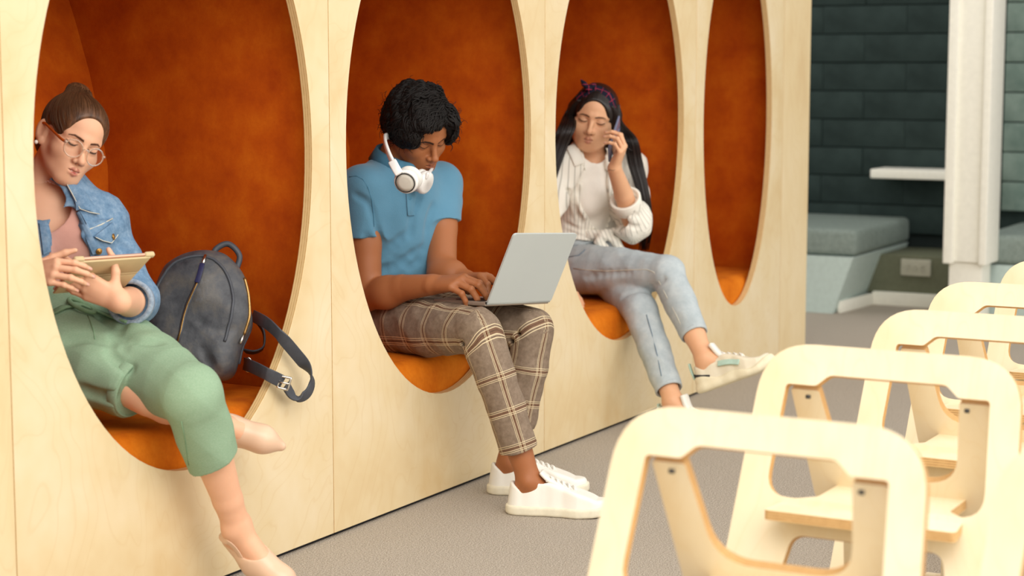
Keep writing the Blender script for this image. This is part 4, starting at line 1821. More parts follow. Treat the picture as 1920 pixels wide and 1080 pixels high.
band = [at(747, 324, .055), at(737, 306, .075), at(728, 286, .105), at(722, 266, .15), at(724, 256, .22), at(742, 258, .29), at(775, 268, .31), at(800, 285, .27), at(812, 305, .20), at(808, 320, .13), at(800, 330, .09)]
BP = smooth_path(band, 6)
bo = at(765, 300, .18)
ribbon('headband', BP, .020, .009, [nrm(V3(0, -.2, 1) + .3 * nrm(V3(p[0] - bo[0], p[1] - bo[1], 0))) for p in BP], M['hp_white'], hp)
ribbon('slider', smooth_path([at(749, 327, .050), at(742, 315, .062), at(735, 302, .078)], 4), .024, .0125, nrm(UPV * .5 + RGT * .85), M['hp_white'], hp)

# ---------------------------------------------------------------- laptop on his knees
M['alu'] = simple('silver_aluminium', '#c4cbc9', .42, .4, .01, 10, 0, 400, Metallic=.2)
M['alu_base'] = simple('aluminium_base', '#a89a8c', .4, .5, .02, 10, Metallic=.5)
M['key'] = simple('dark_key', '#2b2724', .5)
M['screen'] = simple('dark_screen', '#101113', .1, .5)
BL, BR = at(912, 567, -.185), at(1031, 562, -.252)
TL, TR = at(950, 439, -.265), at(1062, 437, -.332)
lp = thing('laptop', "open silver laptop standing on the man's knees", 'laptop', (BL + BR) / 2)
hx = nrm(BR - BL)
wl = np.linalg.norm(BR - BL)
upl = nrm((TL + TR) / 2 - (BL + BR) / 2)
hl_ = np.linalg.norm((TL + TR) / 2 - (BL + BR) / 2)
upl = nrm(upl - hx * (upl @ hx))
nl = np.cross(hx, upl)
outer = rounded([(0, 0), (wl, 0), (wl, hl_), (0, hl_)], [.006, .006, .012, .012], 5)
lid = plate('lid', outer, [], BL - nl * .0, hx, upl, .006, [M['alu']], lp, .0022, 3)
tow = nl if nl @ V3(0, 1, 0) > 0 else -nl
obox('screen', BL + hx * wl / 2 + upl * hl_ * .52 + nl * (.0065 if nl @ V3(0, 1, 0) > 0 else -.0005), [hx, upl, nl], (wl * .95, hl_ * .86, .001), M['screen'], lp)
bd = at(808, 557, .045) - BL
bd = nrm(bd - hx * (bd @ hx))
bn = nrm(np.cross(hx, bd))
bn = bn if bn[2] > 0 else -bn
D_ = .205
cB = BL + hx * wl / 2 + bd * (D_ / 2 + .004) - bn * .006
base = obox('base', cB, [hx, bd, bn], (wl, D_, .011), M['alu_base'], lp, .003, 3)
lathe('hinge', [(.0055, 0), (.0055, wl * .985)], BL + hx * wl * .008 - bn * .002 + bd * .002, hx, M['alu'], lp, 16)
lathe('hinge_cap', [(.0038, -.0005), (.0032, .002)], BL + hx * wl * .008 - bn * .002 + bd * .002, -hx, M['key'], lp, 12)
kb = obox('key_deck', cB + bn * .0057 - bd * .022, [hx, bd, bn], (wl * .9, D_ * .50, .0009), M['alu_base'], lp)
obox('touchpad', cB + bn * .0057 + bd * .062, [hx, bd, bn], (wl * .36, D_ * .30, .0009), M['alu'], lp)
kp = None
for r in range(5):
    for c in range(12):
        p = cB + bn * .0068 + hx * wl * .9 * ((c + .5) / 12 - .5) + bd * (-.022 + D_ * .49 * ((r + .5) / 5 - .5))
        if kp is None:
            kp = obox('key', (0, 0, 0), [hx, bd, bn], (wl * .066, D_ * .082, .0016), M['key'], None)
            o = kp
        else:
            o = kp.copy()
            COL.objects.link(o)
        o.parent = kb
        o.location = Vector(p - origin_of(kb))
for dx, dy in ((.06, -.5), (.25, -.5), (.45, -.5), (.7, -.5)):
    pass

# ================================================================ the woman with the tablet
wo = thing('person', 'woman in a denim jacket and sage trousers with hair tied back, reading a tablet', 'person', (3.35, .2, .40))
T1 = V3(3.3615, .3306, 1.0522)
R1 = [[-0.8707, 0.3146, 0.3781], [-0.4201, -0.8754, -0.2391], [0.2558, -0.367, 0.8944]]
R13 = np.array(R1).T
HS1 = .906


def h1(p):
    return T1 + HS1 * (R13 @ np.asarray(p, float))


nk1 = V3(3.325, .405, .905)
w1_shL = at(186, 418, .30)
w1_shR = 2 * (nk1 + V3(0, 0, -.045)) - w1_shL
w1_elL, w1_wrL = at(258, 566, .20), at(226, 566, .075)
w1_elR, w1_wrR = w1_shR + V3(-.11, -.13, -.235), at(50, 514, .20)
w1_hipR, w1_hipL = at(98, 645, .31), at(212, 655, .24)
w1_knR, w1_knL = at(283, 742, .02), at(360, 738, -.115)
w1_anL, w1_anR = at(443, 985, -.115), at(368, 780, -.01)
f1 = nrm(V3(-.54, -.84, 0))
Hc1 = (w1_hipR + w1_hipL) / 2 + V3(.03, .055, .02)
headg = head_geo(T1, R1, HS1, [nk1 + V3(0, 0, .02), nk1 - V3(0, 0, .06)],
                 dict(wide=.96, jaw=.96, nose_w=.95, neck=.88, smile=.0038, open=True, blush=1.0, blushc='#d07a5c', lipc='#b0544f', linec='#7a3f30',
                      lashc='#3a241c', eye_open=.0030, eyec='#4a3830', lash_z=-.0065, shadow=.18,
                      brow=[(.010, .0135, .0022), (.022, .0165, .0026), (.035, .0185, .0020), (.047, .0140, .0010)], browc='#4b2d1e', browa=.85), SKIN_1)
# left hand under the tablet, seen from the back; right hand at its left edge
FL1 = nrm(-RGT * .86 + UPV * .42 - FWD * .10)
h1L = hand_groups(w1_wrL, FL1, nrm(-FWD * .86 - UPV * .30 + RGT * .2), 1, .96, [(.25, .30, .2), (.22, .28, .2), (.2, .26, .2), (.18, .28, .2)],
                  (.05, .0, -.04, -.10), (1.15, .25, .25, .3), .86)
FR1 = nrm(RGT * .88 + UPV * .06 - FWD * .45)
h1R = hand_groups(w1_wrR, FR1, nrm(-FWD * .75 - RGT * .35 + UPV * .30), -1, .92, [(.60, .60, .35), (.56, .64, .35), (.56, .66, .35), (.60, .64, .35)],
                  (.06, .01, -.03, -.07), (.8, .5, .2, .2), .86)
a1L = arm_geo([w1_elL, w1_elL * .5 + w1_wrL * .5, w1_wrL], [.037, .034, .0265], h1L, SKIN_1)
a1R = arm_geo([w1_elR, w1_elR * .5 + w1_wrR * .5, w1_wrR], [.037, .033, .0245], h1R, SKIN_1)
w1w = (.150, .118, .140, .105, .085, .098)
TP1, AH1, AS1 = torso_prims(Hc1, nk1, w1_shR, w1_shL, w1_hipR - w1_hipL, w1_shR - w1_shL, w1w, -.012)
core = core_geo(TP1 + limb([w1_shL, w1_elL], [.036, .028]) + limb([w1_shR, w1_elR], [.036, .028]) + limb([w1_hipR, w1_knR], [.055, .036]) + limb([w1_hipL, w1_knL], [.055, .036]), .012, .008, SKIN_1)
# bare legs: left shank and foot, right knee, shank behind, foot
ftL = nrm(V3(.16, -.40, -.52))                               # pointed down
def leg1(kn, an, d, mids, h=.003):
    toe = an + d * .165
    lo = np.min([kn, an, toe], 0) - .09
    hi = np.max([kn, an, toe], 0) + .09
    G = Grid(lo, hi, h)
    ax = nrm(an - kn)
    G.add(RC(kn, kn * .62 + an * .38, .048, .0465), .006)
    G.add(RC(kn * .62 + an * .38, an * .80 + kn * .20, .0465, .034), .008)
    G.add(RC(an * .80 + kn * .20, an, .034, .031), .008)
    bk = nrm(-d + ax * (d @ ax))
    hb = an + ax * .040 + bk * .022
    G.add(RC(an, hb, .027, .024), .02)
    G.add(RC(an + ax * .012, an + ax * .022 + d * .10, .030, .024), .02)
    G.add(RC(hb, an + ax * .038 + d * .10, .024, .022), .02)
    G.add(RC(an + ax * .022 + d * .10, toe, .024, .014), .02)
    sdv = nrm(np.cross(d, ax))
    for sx in (-1, 1):
        G.add(EL(an + sdv * sx * .020, (.010, .011, .013)), .02)
    V, F = G.mesh(1)
    return (V, F, np.tile(np.array(hexc(SKIN_1)), (len(V), 1))), toe, hb, sdv, bk


legL, toeL1, hbL1, sdL1, bkL1 = leg1(w1_knL, w1_anL, ftL, None)
ftR = nrm(V3(.16, -.55, -.20))
ftR = nrm(at(505, 828, -.13) - w1_anR)
legR, toeR1, hbR1, sdR1, bkR1 = leg1(w1_knR, w1_anR, ftR, None)
thR = GRP([RC(w1_hipR, w1_knR, .056, .049)], .01)
core2 = core_geo([thR], .01, .006, SKIN_1)
V, F, A = join_parts([headg, a1L, a1R, core, core2, legL, legR])
body1 = mesh_np('body', V, F, M['skin'], wo, True, {'Col': A})
nails(h1L[1], .9, M['nail'], wo)
nails(h1R[1], .9, M['nail'], wo, range(4))

# trousers (cropped, one leg rolled above the knee)
hemL1 = w1_knL * .50 + w1_anL * .50
hemR1 = w1_hipR * .14 + w1_knR * .86
axL1, axR1 = nrm(w1_anL - w1_knL), nrm(w1_knR - w1_hipR)
cutLn = nrm(axL1 + RGT * .26)
gL1 = GRP(limb([w1_hipL, w1_hipL * .5 + w1_knL * .5 - UPV * .004, w1_knL - UPV * .004, hemL1 + axL1 * .04], [.104, .092, .070, .060]), .012, [(hemL1, cutLn)],
          [RC(hemL1 + axL1 * .036, hemL1 + axL1 * .08, .046, .050)])
gR1 = GRP(limb([w1_hipR, w1_hipR * .5 + w1_knR * .5, hemR1 + axR1 * .05], [.106, .088, .070]), .012, [(hemR1, axR1)],
          [RC(hemR1 + axR1 * .042, hemR1 + axR1 * .08, .054, .060)])
TPt1, _, _ = torso_prims(Hc1, nk1, w1_shR, w1_shL, w1_hipR - w1_hipL, w1_shR - w1_shL, w1w, .012)
up1 = nrm(nk1 - Hc1)
wst1 = Hc1 + up1 * .135
pel1 = GRP(TPt1[:2], .03, [(wst1, up1)])
folds1 = [([(232, 605), (215, 630), (208, 650)], .005, .016, -1), ([(300, 640), (260, 640), (222, 634)], .005, .018, -1), ([(205, 660), (222, 678), (245, 692)], .005, .018, -1),
          ([(120, 640), (160, 632), (200, 640)], .006, .02, -1), ([(150, 730), (180, 742), (215, 745)], .006, .02, -1)]
tr1 = cloth('trousers', [gL1, gR1, pel1], .009, .004, M['sage'], wo, [(.0035, 26, 31, (1, 1, 1))], 2, pxfolds=folds1)
# rolled hems
def cuff(name, c, ax, r, w, th, mat, parent, flare=0.0, n=36):
    ax = nrm(ax)
    prof = [(r, -w / 2), (r + th, -w / 2 + .003), (r + th + flare, w / 2 - .003), (r + flare * .9, w / 2), (r - th, w / 2 - .002), (r - th, -w / 2)]
    return lathe(name, prof, c, ax, mat, parent, n)


cuff('rolled_hem', hemR1 - axR1 * .012, axR1, .0690, .030, .003, M['sage'], tr1)
# belt and round buckle
belt_y = [(94, 590), (118, 578), (150, 572), (185, 585), (215, 598), (240, 606)]
tube('belt', on(tr1, belt_y, .003), .013, M['sage_belt'], tr1, 8, flat=.35)
bkc, bkn = hit(tr1, 150, 580)
b1_ = nrm(RGT - bkn * (RGT @ bkn))
b2_ = np.cross(bkn, b1_)
rb_ = [bkc + bkn * .010 + (b1_ * math.cos(a) * .032 + b2_ * math.sin(a) * .022) for a in np.linspace(0, 2 * math.pi, 33)[:-1]]
tube('buckle', rb_, .0055, M['sage_belt'], tr1, 8, closed=True)
tube('fly_seam', on(tr1, [(164, 592), (170, 605), (176, 622), (178, 636)], .0005), .0016, M['sage_belt'], tr1, 5)
tube('outer_seam', on(tr1, [(340, 790), (345, 815), (350, 845), (354, 872)], .0004), .0014, M['sage_belt'], tr1, 5)

# T-shirt
TPs1, _, _ = torso_prims(Hc1, nk1, w1_shR, w1_shL, w1_hipR - w1_hipL, w1_shR - w1_shL, w1w, .010, bust=.045)
neckp = GRP([RC(nk1 + V3(0, 0, .10), nk1 + V3(0, 0, -.02), .062, .060), EL(nk1 + f1 * .075 + V3(0, 0, -.02), (.060, .060, .060))], .02)
ts1 = cloth('tshirt', [GRP(TPs1, .03, [(Hc1 + up1 * .125, -up1)])], .03, .004, M['pink'], wo, [(.0035, 24, 41, (1, 1, .6))], 2, subs=[(neckp, .008)])
# jacket: open at the front
TPj, _, AJ = torso_prims(Hc1, nk1, w1_shR, w1_shL, w1_hipR - w1_hipL, w1_shR - w1_shL, w1w, .024, bust=.040)
sl_ax = nrm(w1_elL - w1_shL)
cuff_c = w1_elL * .58 + w1_wrL * .42
sl1 = GRP(limb([w1_shL, w1_shL * .5 + w1_elL * .5, w1_elL, cuff_c + nrm(w1_wrL - w1_elL) * .03], [.064, .057, .050, .046]), .02,
          [(cuff_c, nrm(w1_wrL - w1_elL))], [RC(cuff_c + nrm(w1_wrL - w1_elL) * .028, cuff_c + nrm(w1_wrL - w1_elL) * .05, .037, .040)])
sl2 = GRP(limb([w1_shR, w1_shR * .5 + w1_elR * .5, w1_elR], [.064, .058, .054]), .02)
fr = [hit(ts1, x, y)[0] for x, y in ((104, 388), (118, 430), (130, 475), (133, 520), (128, 560))]
fw_ = [.020, .030, .040, .050, .055]
opening = GRP([q for e in (0, .05, .10) for q in limb([p + f1 * e for p in fr], fw_)], .01)
jfold = [([(212, 440), (228, 462), (246, 470)], .005, .014, -1), ([(222, 500), (242, 512), (258, 514)], .005, .014, -1),
         ([(230, 530), (252, 538), (270, 540)], .006, .014, -1), ([(170, 410), (196, 402), (206, 408)], .004, .014, -1), ([(150, 440), (158, 470), (172, 500)], .004, .012, -1)]
ja = cloth('jacket', [GRP(TPj, .03, [(Hc1 + up1 * .10, -up1)]), sl1, sl2], .02, .004, M['denim'], wo, [(.0045, 30, 51, (1, 1, .8))], 2,
           subs=[(opening, .006), (GRP([RC(nk1 + V3(0, 0, .12), nk1 + f1 * .02 + V3(0, 0, -.01), .066, .064), EL(nk1 + f1 * .07 + V3(0, 0, -.01), (.055, .055, .06))], .01), .008)], pxfolds=jfold)
cax = nrm(w1_wrL - w1_elL)
cuff('cuff', cuff_c - cax * .016, cax, .046, .060, .004, M['denim_in'], ja, .004)
# collar, pocket flap, plackets, buttons, seams
patch('collar', ja, [(122, 346), (150, 352), (182, 402), (146, 394)], .005, M['denim'], ja, 6, 6, .004, .006)
tube('collar_seam', on(ja, [(124, 350), (136, 372), (147, 392), (164, 401), (180, 401)], .010), .0012, M['stitch'], ja, 5)
patch('placket', ja, [(141, 398), (152, 396), (186, 474), (172, 476)], .003, M['denim'], ja, 10, 3)
patch('pocket_flap', ja, [(174, 444), (208, 418), (219, 440), (205, 457)], .0035, M['denim'], ja, 6, 6)
tube('flap_stitch', on(ja, [(177, 445), (190, 451), (205, 455), (213, 444), (217, 438)], .0075), .0011, M['stitch'], ja, 5)
tube('yoke_seam', on(ja, [(146, 436), (165, 431), (190, 421), (211, 410)], .0008), .0016, M['stitch'], ja, 5)
for (x, y) in ((146, 414), (207, 445), (183, 470)):
    p, n = hit(ja, x, y)
    lathe('button', [(.0075, 0), (.008, .002), (.0068, .0035), (.004, .0026), (.0025, .004)], p + n * .006, n, M['brass'], ja, 20)
patch('right_placket', ja, [(71, 392), (86, 400), (97, 470), (80, 478)], .003, M['denim'], ja, 8, 3)

# shoes: pointed nude pumps
def pump(an, toe, hb, sd, bk, d, parent):
    ax = nrm(np.cross(sd, d))
    ax = ax if ax @ (hb - an) > 0 else -ax
    o = bpy.data.objects.new('pointed_pump', None)
    COL.objects.link(o)
    o.parent = parent
    o.location = Vector(hb - origin_of(parent))
    ORG[o.name] = np.array(hb)
    tip = toe + d * .055 + ax * .004
    lo, hi = np.min([an, toe, hb, tip], 0) - .06, np.max([an, toe, hb, tip], 0) + .06
    G = Grid(lo, hi, .0025)
    tip = toe + d * .048 + ax * .006
    G.add(RC(an + ax * .022 + d * .085, toe, .034, .028), .02)
    G.add(RC(an + ax * .040 + d * .10, toe + ax * .004, .031, .026), .02)
    G.add(RC(toe, tip, .027, .012), .025)
    G.add(RC(hb + ax * .006, an + ax * .042 + d * .10, .028, .031), .02)
    G.sub(GRP([EL(an + d * .030 - ax * .022, (.06, .06, .06)), EL(an + d * .060 - ax * .008, (.036, .036, .034))], .01), .004)
    V, F = G.mesh(1)
    up_ = mesh_np('upper', V, F, M['nude_leather'], o)
    rim = [hb - bk * -.004 - ax * .030]
    w = .045
    pts = [an + d * .070 + sd * w + ax * .030, an + d * .02 + sd * w + ax * .016, hb + bk * .05 - ax * .020, an + d * .02 - sd * w + ax * .016, an + d * .070 - sd * w + ax * .030]
    ribbon('heel_strap', near(body1, smooth_path(pts, 7), .002), .015, .003, ax, M['nude_leather'], o)
    sole = [an + ax * .064 + d * .04, an + ax * .066 + d * .075, an + ax * .064 + d * .11, toe + ax * .0235]
    ribbon('sole', smooth_path(sole, 6), .036, .004, sd, M['nude_lining'], o)
    return o


pump(w1_anL, toeL1, hbL1, sdL1, bkL1, ftL, wo)
pump(w1_anR, toeR1, hbR1, sdR1, bkR1, ftR, wo)

# hair tied back
def hair_cap(sub, extra, h=.003, k=.02, smooth=2):
    G = Grid((-.12, -.16, -.12), (.12, .13, .16), h)
    for p, kk in extra:
        G.add(p, kk)
    for p, kk in sub:
        G.sub(p, kk)
    return G.mesh(smooth)


V, F = hair_cap([(EL((0, .116, .004), (.064, .072, .080)), .012), (EL((0, .085, -.095), (.1, .085, .085)), .02), (EL((.075, .012, -.03), (.03, .030, .042)), .012), (EL((-.075, .012, -.03), (.03, .030, .042)), .012)],
                [(EL((0, -.012, .034), (.0785, .101, .085)), .01), (EL((0, .030, .040), (.0655, .064, .064)), .02), (EL((0, -.070, -.035), (.052, .035, .05)), .03),
                 (EL((0, -.066, .112), (.034, .033, .024)), .02)])
bax = nrm(V3(0, -.65, .72))
dv = V - np.array((0, -.02, .03))
e1, e2 = V3(1, 0, 0), np.cross(bax, V3(1, 0, 0))
tx = np.stack([np.arctan2(dv @ e1, dv @ e2) / 6.28, np.arccos(np.clip(dv @ bax / np.linalg.norm(dv, axis=1), -1, 1)), dv[:, 0] * 0], 1)
ha1 = mesh_np('hair', T1 + HS1 * (V @ R13.T), F, M['hair_brown'], wo, True, {'tex': tx})
nv = normals(V, F)
bv = BVHTree.FromPolygons([Vector(v) for v in V], [tuple(int(i) for i in f) for f in F])
specs = []
rr = np.random.default_rng(9)
bun = V3(0, -.070, .118)
for i in rr.choice(len(V), 1500):
    p, n = V[i].copy(), nv[i]
    if p[2] < -.06:
        continue
    pts = []
    for k in range(10):
        pts.append(p + n * .0008)
        d = bun - p
        d = nrm(d - n * (d @ n) + rr.normal(size=3) * .002)
        r_ = bv.find_nearest(Vector(p + d * .009))
        p, n = np.array(r_[0]), np.array(r_[1])
        if np.linalg.norm(p - bun) < .03:
            break
    if len(pts) > 4:
        specs.append((T1 + HS1 * (np.array(pts) @ R13.T), np.interp(np.linspace(0, 1, len(pts)), [0, .3, 1], [.0001, .0008, .0005])))
o = tubes('hair_strands', specs, M['hair_brown'], ha1, 4)
o['kind'] = 'stuff'
# earring
lathe('earring', [(.0, -.005), (.0035, -.0036), (.005, 0), (.0035, .0036), (0, .005)], h1((.083, .004, -.044)), V3(0, 0, 1), M['pearl'], wo, 16)

# glasses
gb = MB('clear_acetate', .12, .5)
gb.b.inputs['Transmission Weight'].default_value = .75
gb.color('#ecd6bd')
M['acetate'] = gb.m
lb_ = MB('lens_glass', .02, .5)
tr_ = lb_.n.new('ShaderNodeBsdfTransparent')
gl_ = lb_.n.new('ShaderNodeBsdfGlossy')
gl_.inputs['Roughness'].default_value = .05
mx = lb_.n.new('ShaderNodeMixShader')
mx.inputs[0].default_value = .07
lb_.link(tr_.outputs[0], mx.inputs[1])
lb_.link(gl_.outputs[0], mx.inputs[2])
lb_.link(mx.outputs[0], lb_.n['Material Output'].inputs[0])
M['lens'] = lb_.m
M['amber'] = simple('amber_acetate', '#b5521c', .2, .5, .1, 60)
gl = thing('eyeglasses', 'round clear framed eyeglasses with amber temples on the reading woman', 'glasses', h1((0, .105, -.01)))
for sx in (-1, 1):
    c = V3(sx * .0325, .104, -.012)
    pts = [c + V3(math.cos(a) * .0245, -abs(math.cos(a) * .0245 * .0) - sx * math.cos(a) * .0035, math.sin(a) * .0225) for a in np.linspace(0, 2 * math.pi, 41)[:-1]]
    P = np.array([h1(p) for p in pts])
    tube('rim', P, .0017, M['acetate'], gl, 8, closed=True)
    mesh_np('lens', list(P) + [h1(c)], [[i, (i + 1) % 40, 40] for i in range(40)], M['lens'], gl)
    tube('temple', smooth_path([h1((sx * .0575, .100, -.004)), h1((sx * .066, .085, -.003)), h1((sx * .074, .03, .004)), h1((sx * .079, -.01, .008)), h1((sx * .078, -.03, -.005))], 5), .0021, M['amber'], gl, 8, flat=1.6)
    tube('end_piece', [h1((sx * .055, .101, -.004)), h1((sx * .061, .097, -.003))], .0034, M['acetate'], gl, 8)
tube('bridge', smooth_path([h1((-.0085, .106, -.006)), h1((-.004, .111, -.003)), h1((.004, .111, -.003)), h1((.0085, .106, -.006))], 4), .0019, M['acetate'], gl, 8)

# tablet in its beige cover
M['cover'] = simple('beige_tablet_cover', '#cdb98e', .6, .3, .03, 30, .1, 300)
M['rose'] = simple('rose_metal', '#e9b9a0', .3, .5, .02, Metallic=.5)
tb = thing('tablet', 'small tablet in a beige folding cover held by the woman', 'tablet', at(210, 503, .09))
tbest = None
for y1 in np.arange(.02, .24, .01):
    A_ = at(150, 487, y1)
    for y2 in np.arange(-.08, .20, .01):
        B_ = at(282, 478, y2)
        if abs(np.linalg.norm(A_ - B_) - .195) > .012:
            continue
        for y3 in np.arange(-.02, .30, .01):
            C_ = at(246, 528, y3)
            e_ = abs(np.linalg.norm(B_ - C_) - .13) * 6 + abs(nrm(A_ - B_) @ nrm(C_ - B_)) + abs((y1 + y2) / 2 - .07) * 2
            if tbest is None or e_ < tbest[0]:
                tbest = (e_, A_, B_, C_)
tTL, tTR, tBR = tbest[1:]
tx_ = nrm(tTR - tTL)
tw_ = np.linalg.norm(tTR - tTL)
dn_ = nrm(tBR - tTR)
dn_ = nrm(dn_ - tx_ * (dn_ @ tx_))
tn_ = np.cross(tx_, dn_)
tn_ = tn_ if tn_ @ FWD < 0 else -tn_                        # towards the camera side (the back of the cover)
th_ = .135
cc = (tTL + tTR) / 2 + dn_ * th_ / 2
obox('slab', cc - tn_ * .004, [tx_, dn_, tn_], (tw_, th_, .007), M['rose'], tb, .003, 3)
for (a, b_) in ((0, .46), (.47, .53), (.54, 1.0)):
    obox('cover_panel', (tTL + tTR) / 2 + dn_ * th_ * ((a + b_) / 2 + .02) + tn_ * .0035, [tx_, dn_, tn_], (tw_ * 1.01, th_ * (b_ - a), .005), M['cover'], tb, .0015, 2)
obox('screen', cc - tn_ * .0078, [tx_, dn_, tn_], (tw_ * .9, th_ * .9, .0008), M['screen'], tb)
for s_ in (0, 1):
    obox('corner_bumper', tTL * (1 - s_) + tTR * s_ - tn_ * .003 + dn_ * .004, [tx_, dn_, tn_], (.026, .014, .013), M['cover'], tb, .005, 4)

# ================================================================ backpack leaning in the corner
M['bag'] = None
b = MB('grey_blue_leather', .48, .4)
f = b.noise(11, 5, .65)
c = b.ramp(f, [(.3, '#2e3036'), (.48, '#4a4c51'), (.60, '#5d5a57'), (.78, '#6f7787')])
b.color(c)
b.bump(b.noise(140, 4), .3, .002)
M['bag'] = b.m
M['strap'] = simple('grey_strap_leather', '#45484f', .5, .4, .12, 40, .2, 200)
M['zip'] = simple('gold_zip', '#a5814e', .35, .5, .15, 200, Metallic=.9)
M['navy'] = simple('navy_leather_pull', '#232449', .5, .4, .1)
bp_ = thing('backpack', 'grey leather backpack leaning in the corner beside the woman with the tablet', 'backpack', (3.74, .22, .39))
bc = at(378, 588, .21)
bu = nrm(UPV * .965 + RGT * .23 + FWD * .18)
bn_ = nrm(-FWD * .93 - RGT * .20)
bn_ = nrm(bn_ - bu * (bn_ @ bu))
bs = np.cross(bu, bn_)
bs = bs if bs @ RGT > 0 else -bs
BA = np.array([bs, bn_, bu])


def bpnt(x, y, z):
    return bc + bs * x + bn_ * y + bu * z


G = Grid(bc - .24, bc + .24, .004)
G.add(BX(bpnt(0, 0, -.055), (.118, .055, .095), .045, BA), .01)
G.add(EL(bpnt(-.008, 0, .025), (.126, .060, .132), BA), .05)
G.add(EL(bpnt(-.035, 0, .045), (.085, .055, .095), BA), .05)
G.add(BX(bpnt(.0, -.01, -.105), (.112, .060, .045), .035, BA), .03)
G.sub(EL(bpnt(.05, .075, -.04), (.06, .016, .05), BA), .03)
G.sub(EL(bpnt(-.06, .082, .02), (.05, .018, .08), BA), .03)
for pts in ([(.115, .05, -.03), (.07, .066, -.045), (.03, .064, -.03)], [(.10, .05, -.145), (.07, .06, -.12), (.05, .062, -.09)]):
    for q in limb([bpnt(*p) for p in pts], [.004] * 3):
        G.sub(q, .018)
V, F = G.mesh(2)
V = wrinkle(V, normals(V, F), .005, 22, 71)
bag = mesh_np('body', V, F, M['bag'], bp_)
tube('front_zip', on(bag, [(383, 483), (377, 505), (371, 528), (362, 548), (352, 570), (345, 592), (339, 620), (332, 645)], .0012), .0032, M['zip'], bag, 6, flat=.6)
tube('zip_tape', on(bag, [(384, 482), (377, 505), (371, 528), (362, 548), (352, 570), (345, 592), (339, 620), (331, 648)], .0004), .0062, M['strap'], bag, 6, flat=.35)
ribbon('zip_pull', on(bag, [(380, 497), (376, 514), (371, 531)], .008), .013, .003, bs, M['navy'], bag)
tube('zip_slider', on(bag, [(386, 482), (383, 490), (381, 497)], .006), .004, M['silver'], bag, 8)
sz = near(bag, smooth_path([bpnt(x, .010, z) for x, z in ((.085, .105), (.115, .06), (.126, .01), (.128, -.03))], 6), .0014)
tube('side_zip', sz, .0042, M['zip'], bag, 6)
tube('side_zip_pull', [sz[-1], sz[-1] - bu * .012 + bn_ * .006, sz[-1] - bu * .026 + bn_ * .010], .0035, M['silver'], bag, 8)
tube('piping', near(bag, smooth_path([bpnt(x, .060, z) for x, z in ((-.125, -.10), (-.132, -.03), (-.120, .05), (-.082, .115), (-.02, .150), (.045, .128), (.088, .07), (.100, .0), (.100, -.06))], 6), .0012), .0040, M['strap'], bag, 8)
tube('back_piping', near(bag, smooth_path([bpnt(x, -.045, z) for x, z in ((-.10, .12), (-.02, .165), (.06, .135), (.115, .07), (.13, .0), (.13, -.10))], 6), .0012), .0036, M['strap'], bag, 8)
hp0, hp1 = bpnt(-.012, -.01, .150), bpnt(.050, -.02, .136)
tube('handle', smooth_path([hp0 - bu * .012, hp0 + bu * .018, (hp0 + hp1) / 2 + bu * .046 - bs * .004, hp1 + bu * .030, hp1 - bu * .012], 7), .0075, M['strap'], bp_, 10)
st1 = [at(474, 592, .17), at(500, 606, .05), at(524, 628, -.02), at(552, 660, -.035), at(574, 688, -.04), at(585, 714, -.045), at(578, 736, -.045), at(562, 745, -.04), at(546, 738, -.035), at(536, 722, -.03)]
SP = smooth_path(st1, 6)
wd = np.array([nrm(UPV * (1 - t) * .9 + RGT * (.35 - t * .9) - FWD * (.15 + .75 * t)) for t in np.linspace(0, 1, len(SP))])
ribbon('shoulder_strap', SP, .030, .005, wd, M['strap'], bp_)
st2 = [at(458, 682, .17), at(478, 690, .06), at(500, 701, -.012), at(530, 716, -.028)]
ribbon('lower_strap', smooth_path(st2, 5), .032, .006, nrm(UPV * .9 + RGT * .2 - FWD * .3), M['strap'], bp_)
st3 = [at(478, 598, .18), at(494, 622, .16), at(494, 650, .15), at(478, 660, .16), at(458, 658, .19)]
ribbon('far_strap', smooth_path(st3, 5), .026, .005, nrm(UPV * .3 - FWD * .9 + RGT * .2), M['strap'], bp_)
bkp = at(533, 718, -.035)
for s_ in (-1, 1):
    pass
sq = [bkp + RGT * a * .017 + (UPV * b_ * .017) for a, b_ in ((-1, -.6), (-.5, 1), (1, .7), (.5, -1))]
sqp = np.concatenate([np.linspace(sq[i], sq[(i + 1) % 4], 6)[:-1] for i in range(4)])
tube('buckle', sqp - FWD * .004, .0032, M['silver'], bp_, 6, closed=True)
tube('buckle_bar', [(sq[0] + sq[1]) / 2 - FWD * .006, (sq[2] + sq[3]) / 2 - FWD * .006], .0028, M['silver'], bp_, 6)
rg = at(466, 684, .16)
tube('ring', [rg + RGT * math.cos(a) * .010 + UPV * math.sin(a) * .018 - FWD * .006 for a in np.linspace(0, 6.28, 25)[:-1]], .0028, M['silver'], bp_, 6, closed=True)

# ================================================================ the woman on the phone
w2 = thing('person', 'woman with long black hair and a striped shirt, on the phone with crossed legs', 'person', (5.95, .2, .40))
T2 = V3(5.9502, .2298, 1.0382)
R2 = [[-0.3708, 0.9098, 0.1863], [-0.9281, -0.3556, -0.1107], [-0.0345, -0.2139, 0.9762]]
R23 = np.array(R2).T
HS2 = 1.0


def h2(p):
    return T2 + HS2 * (R23 @ np.asarray(p, float))


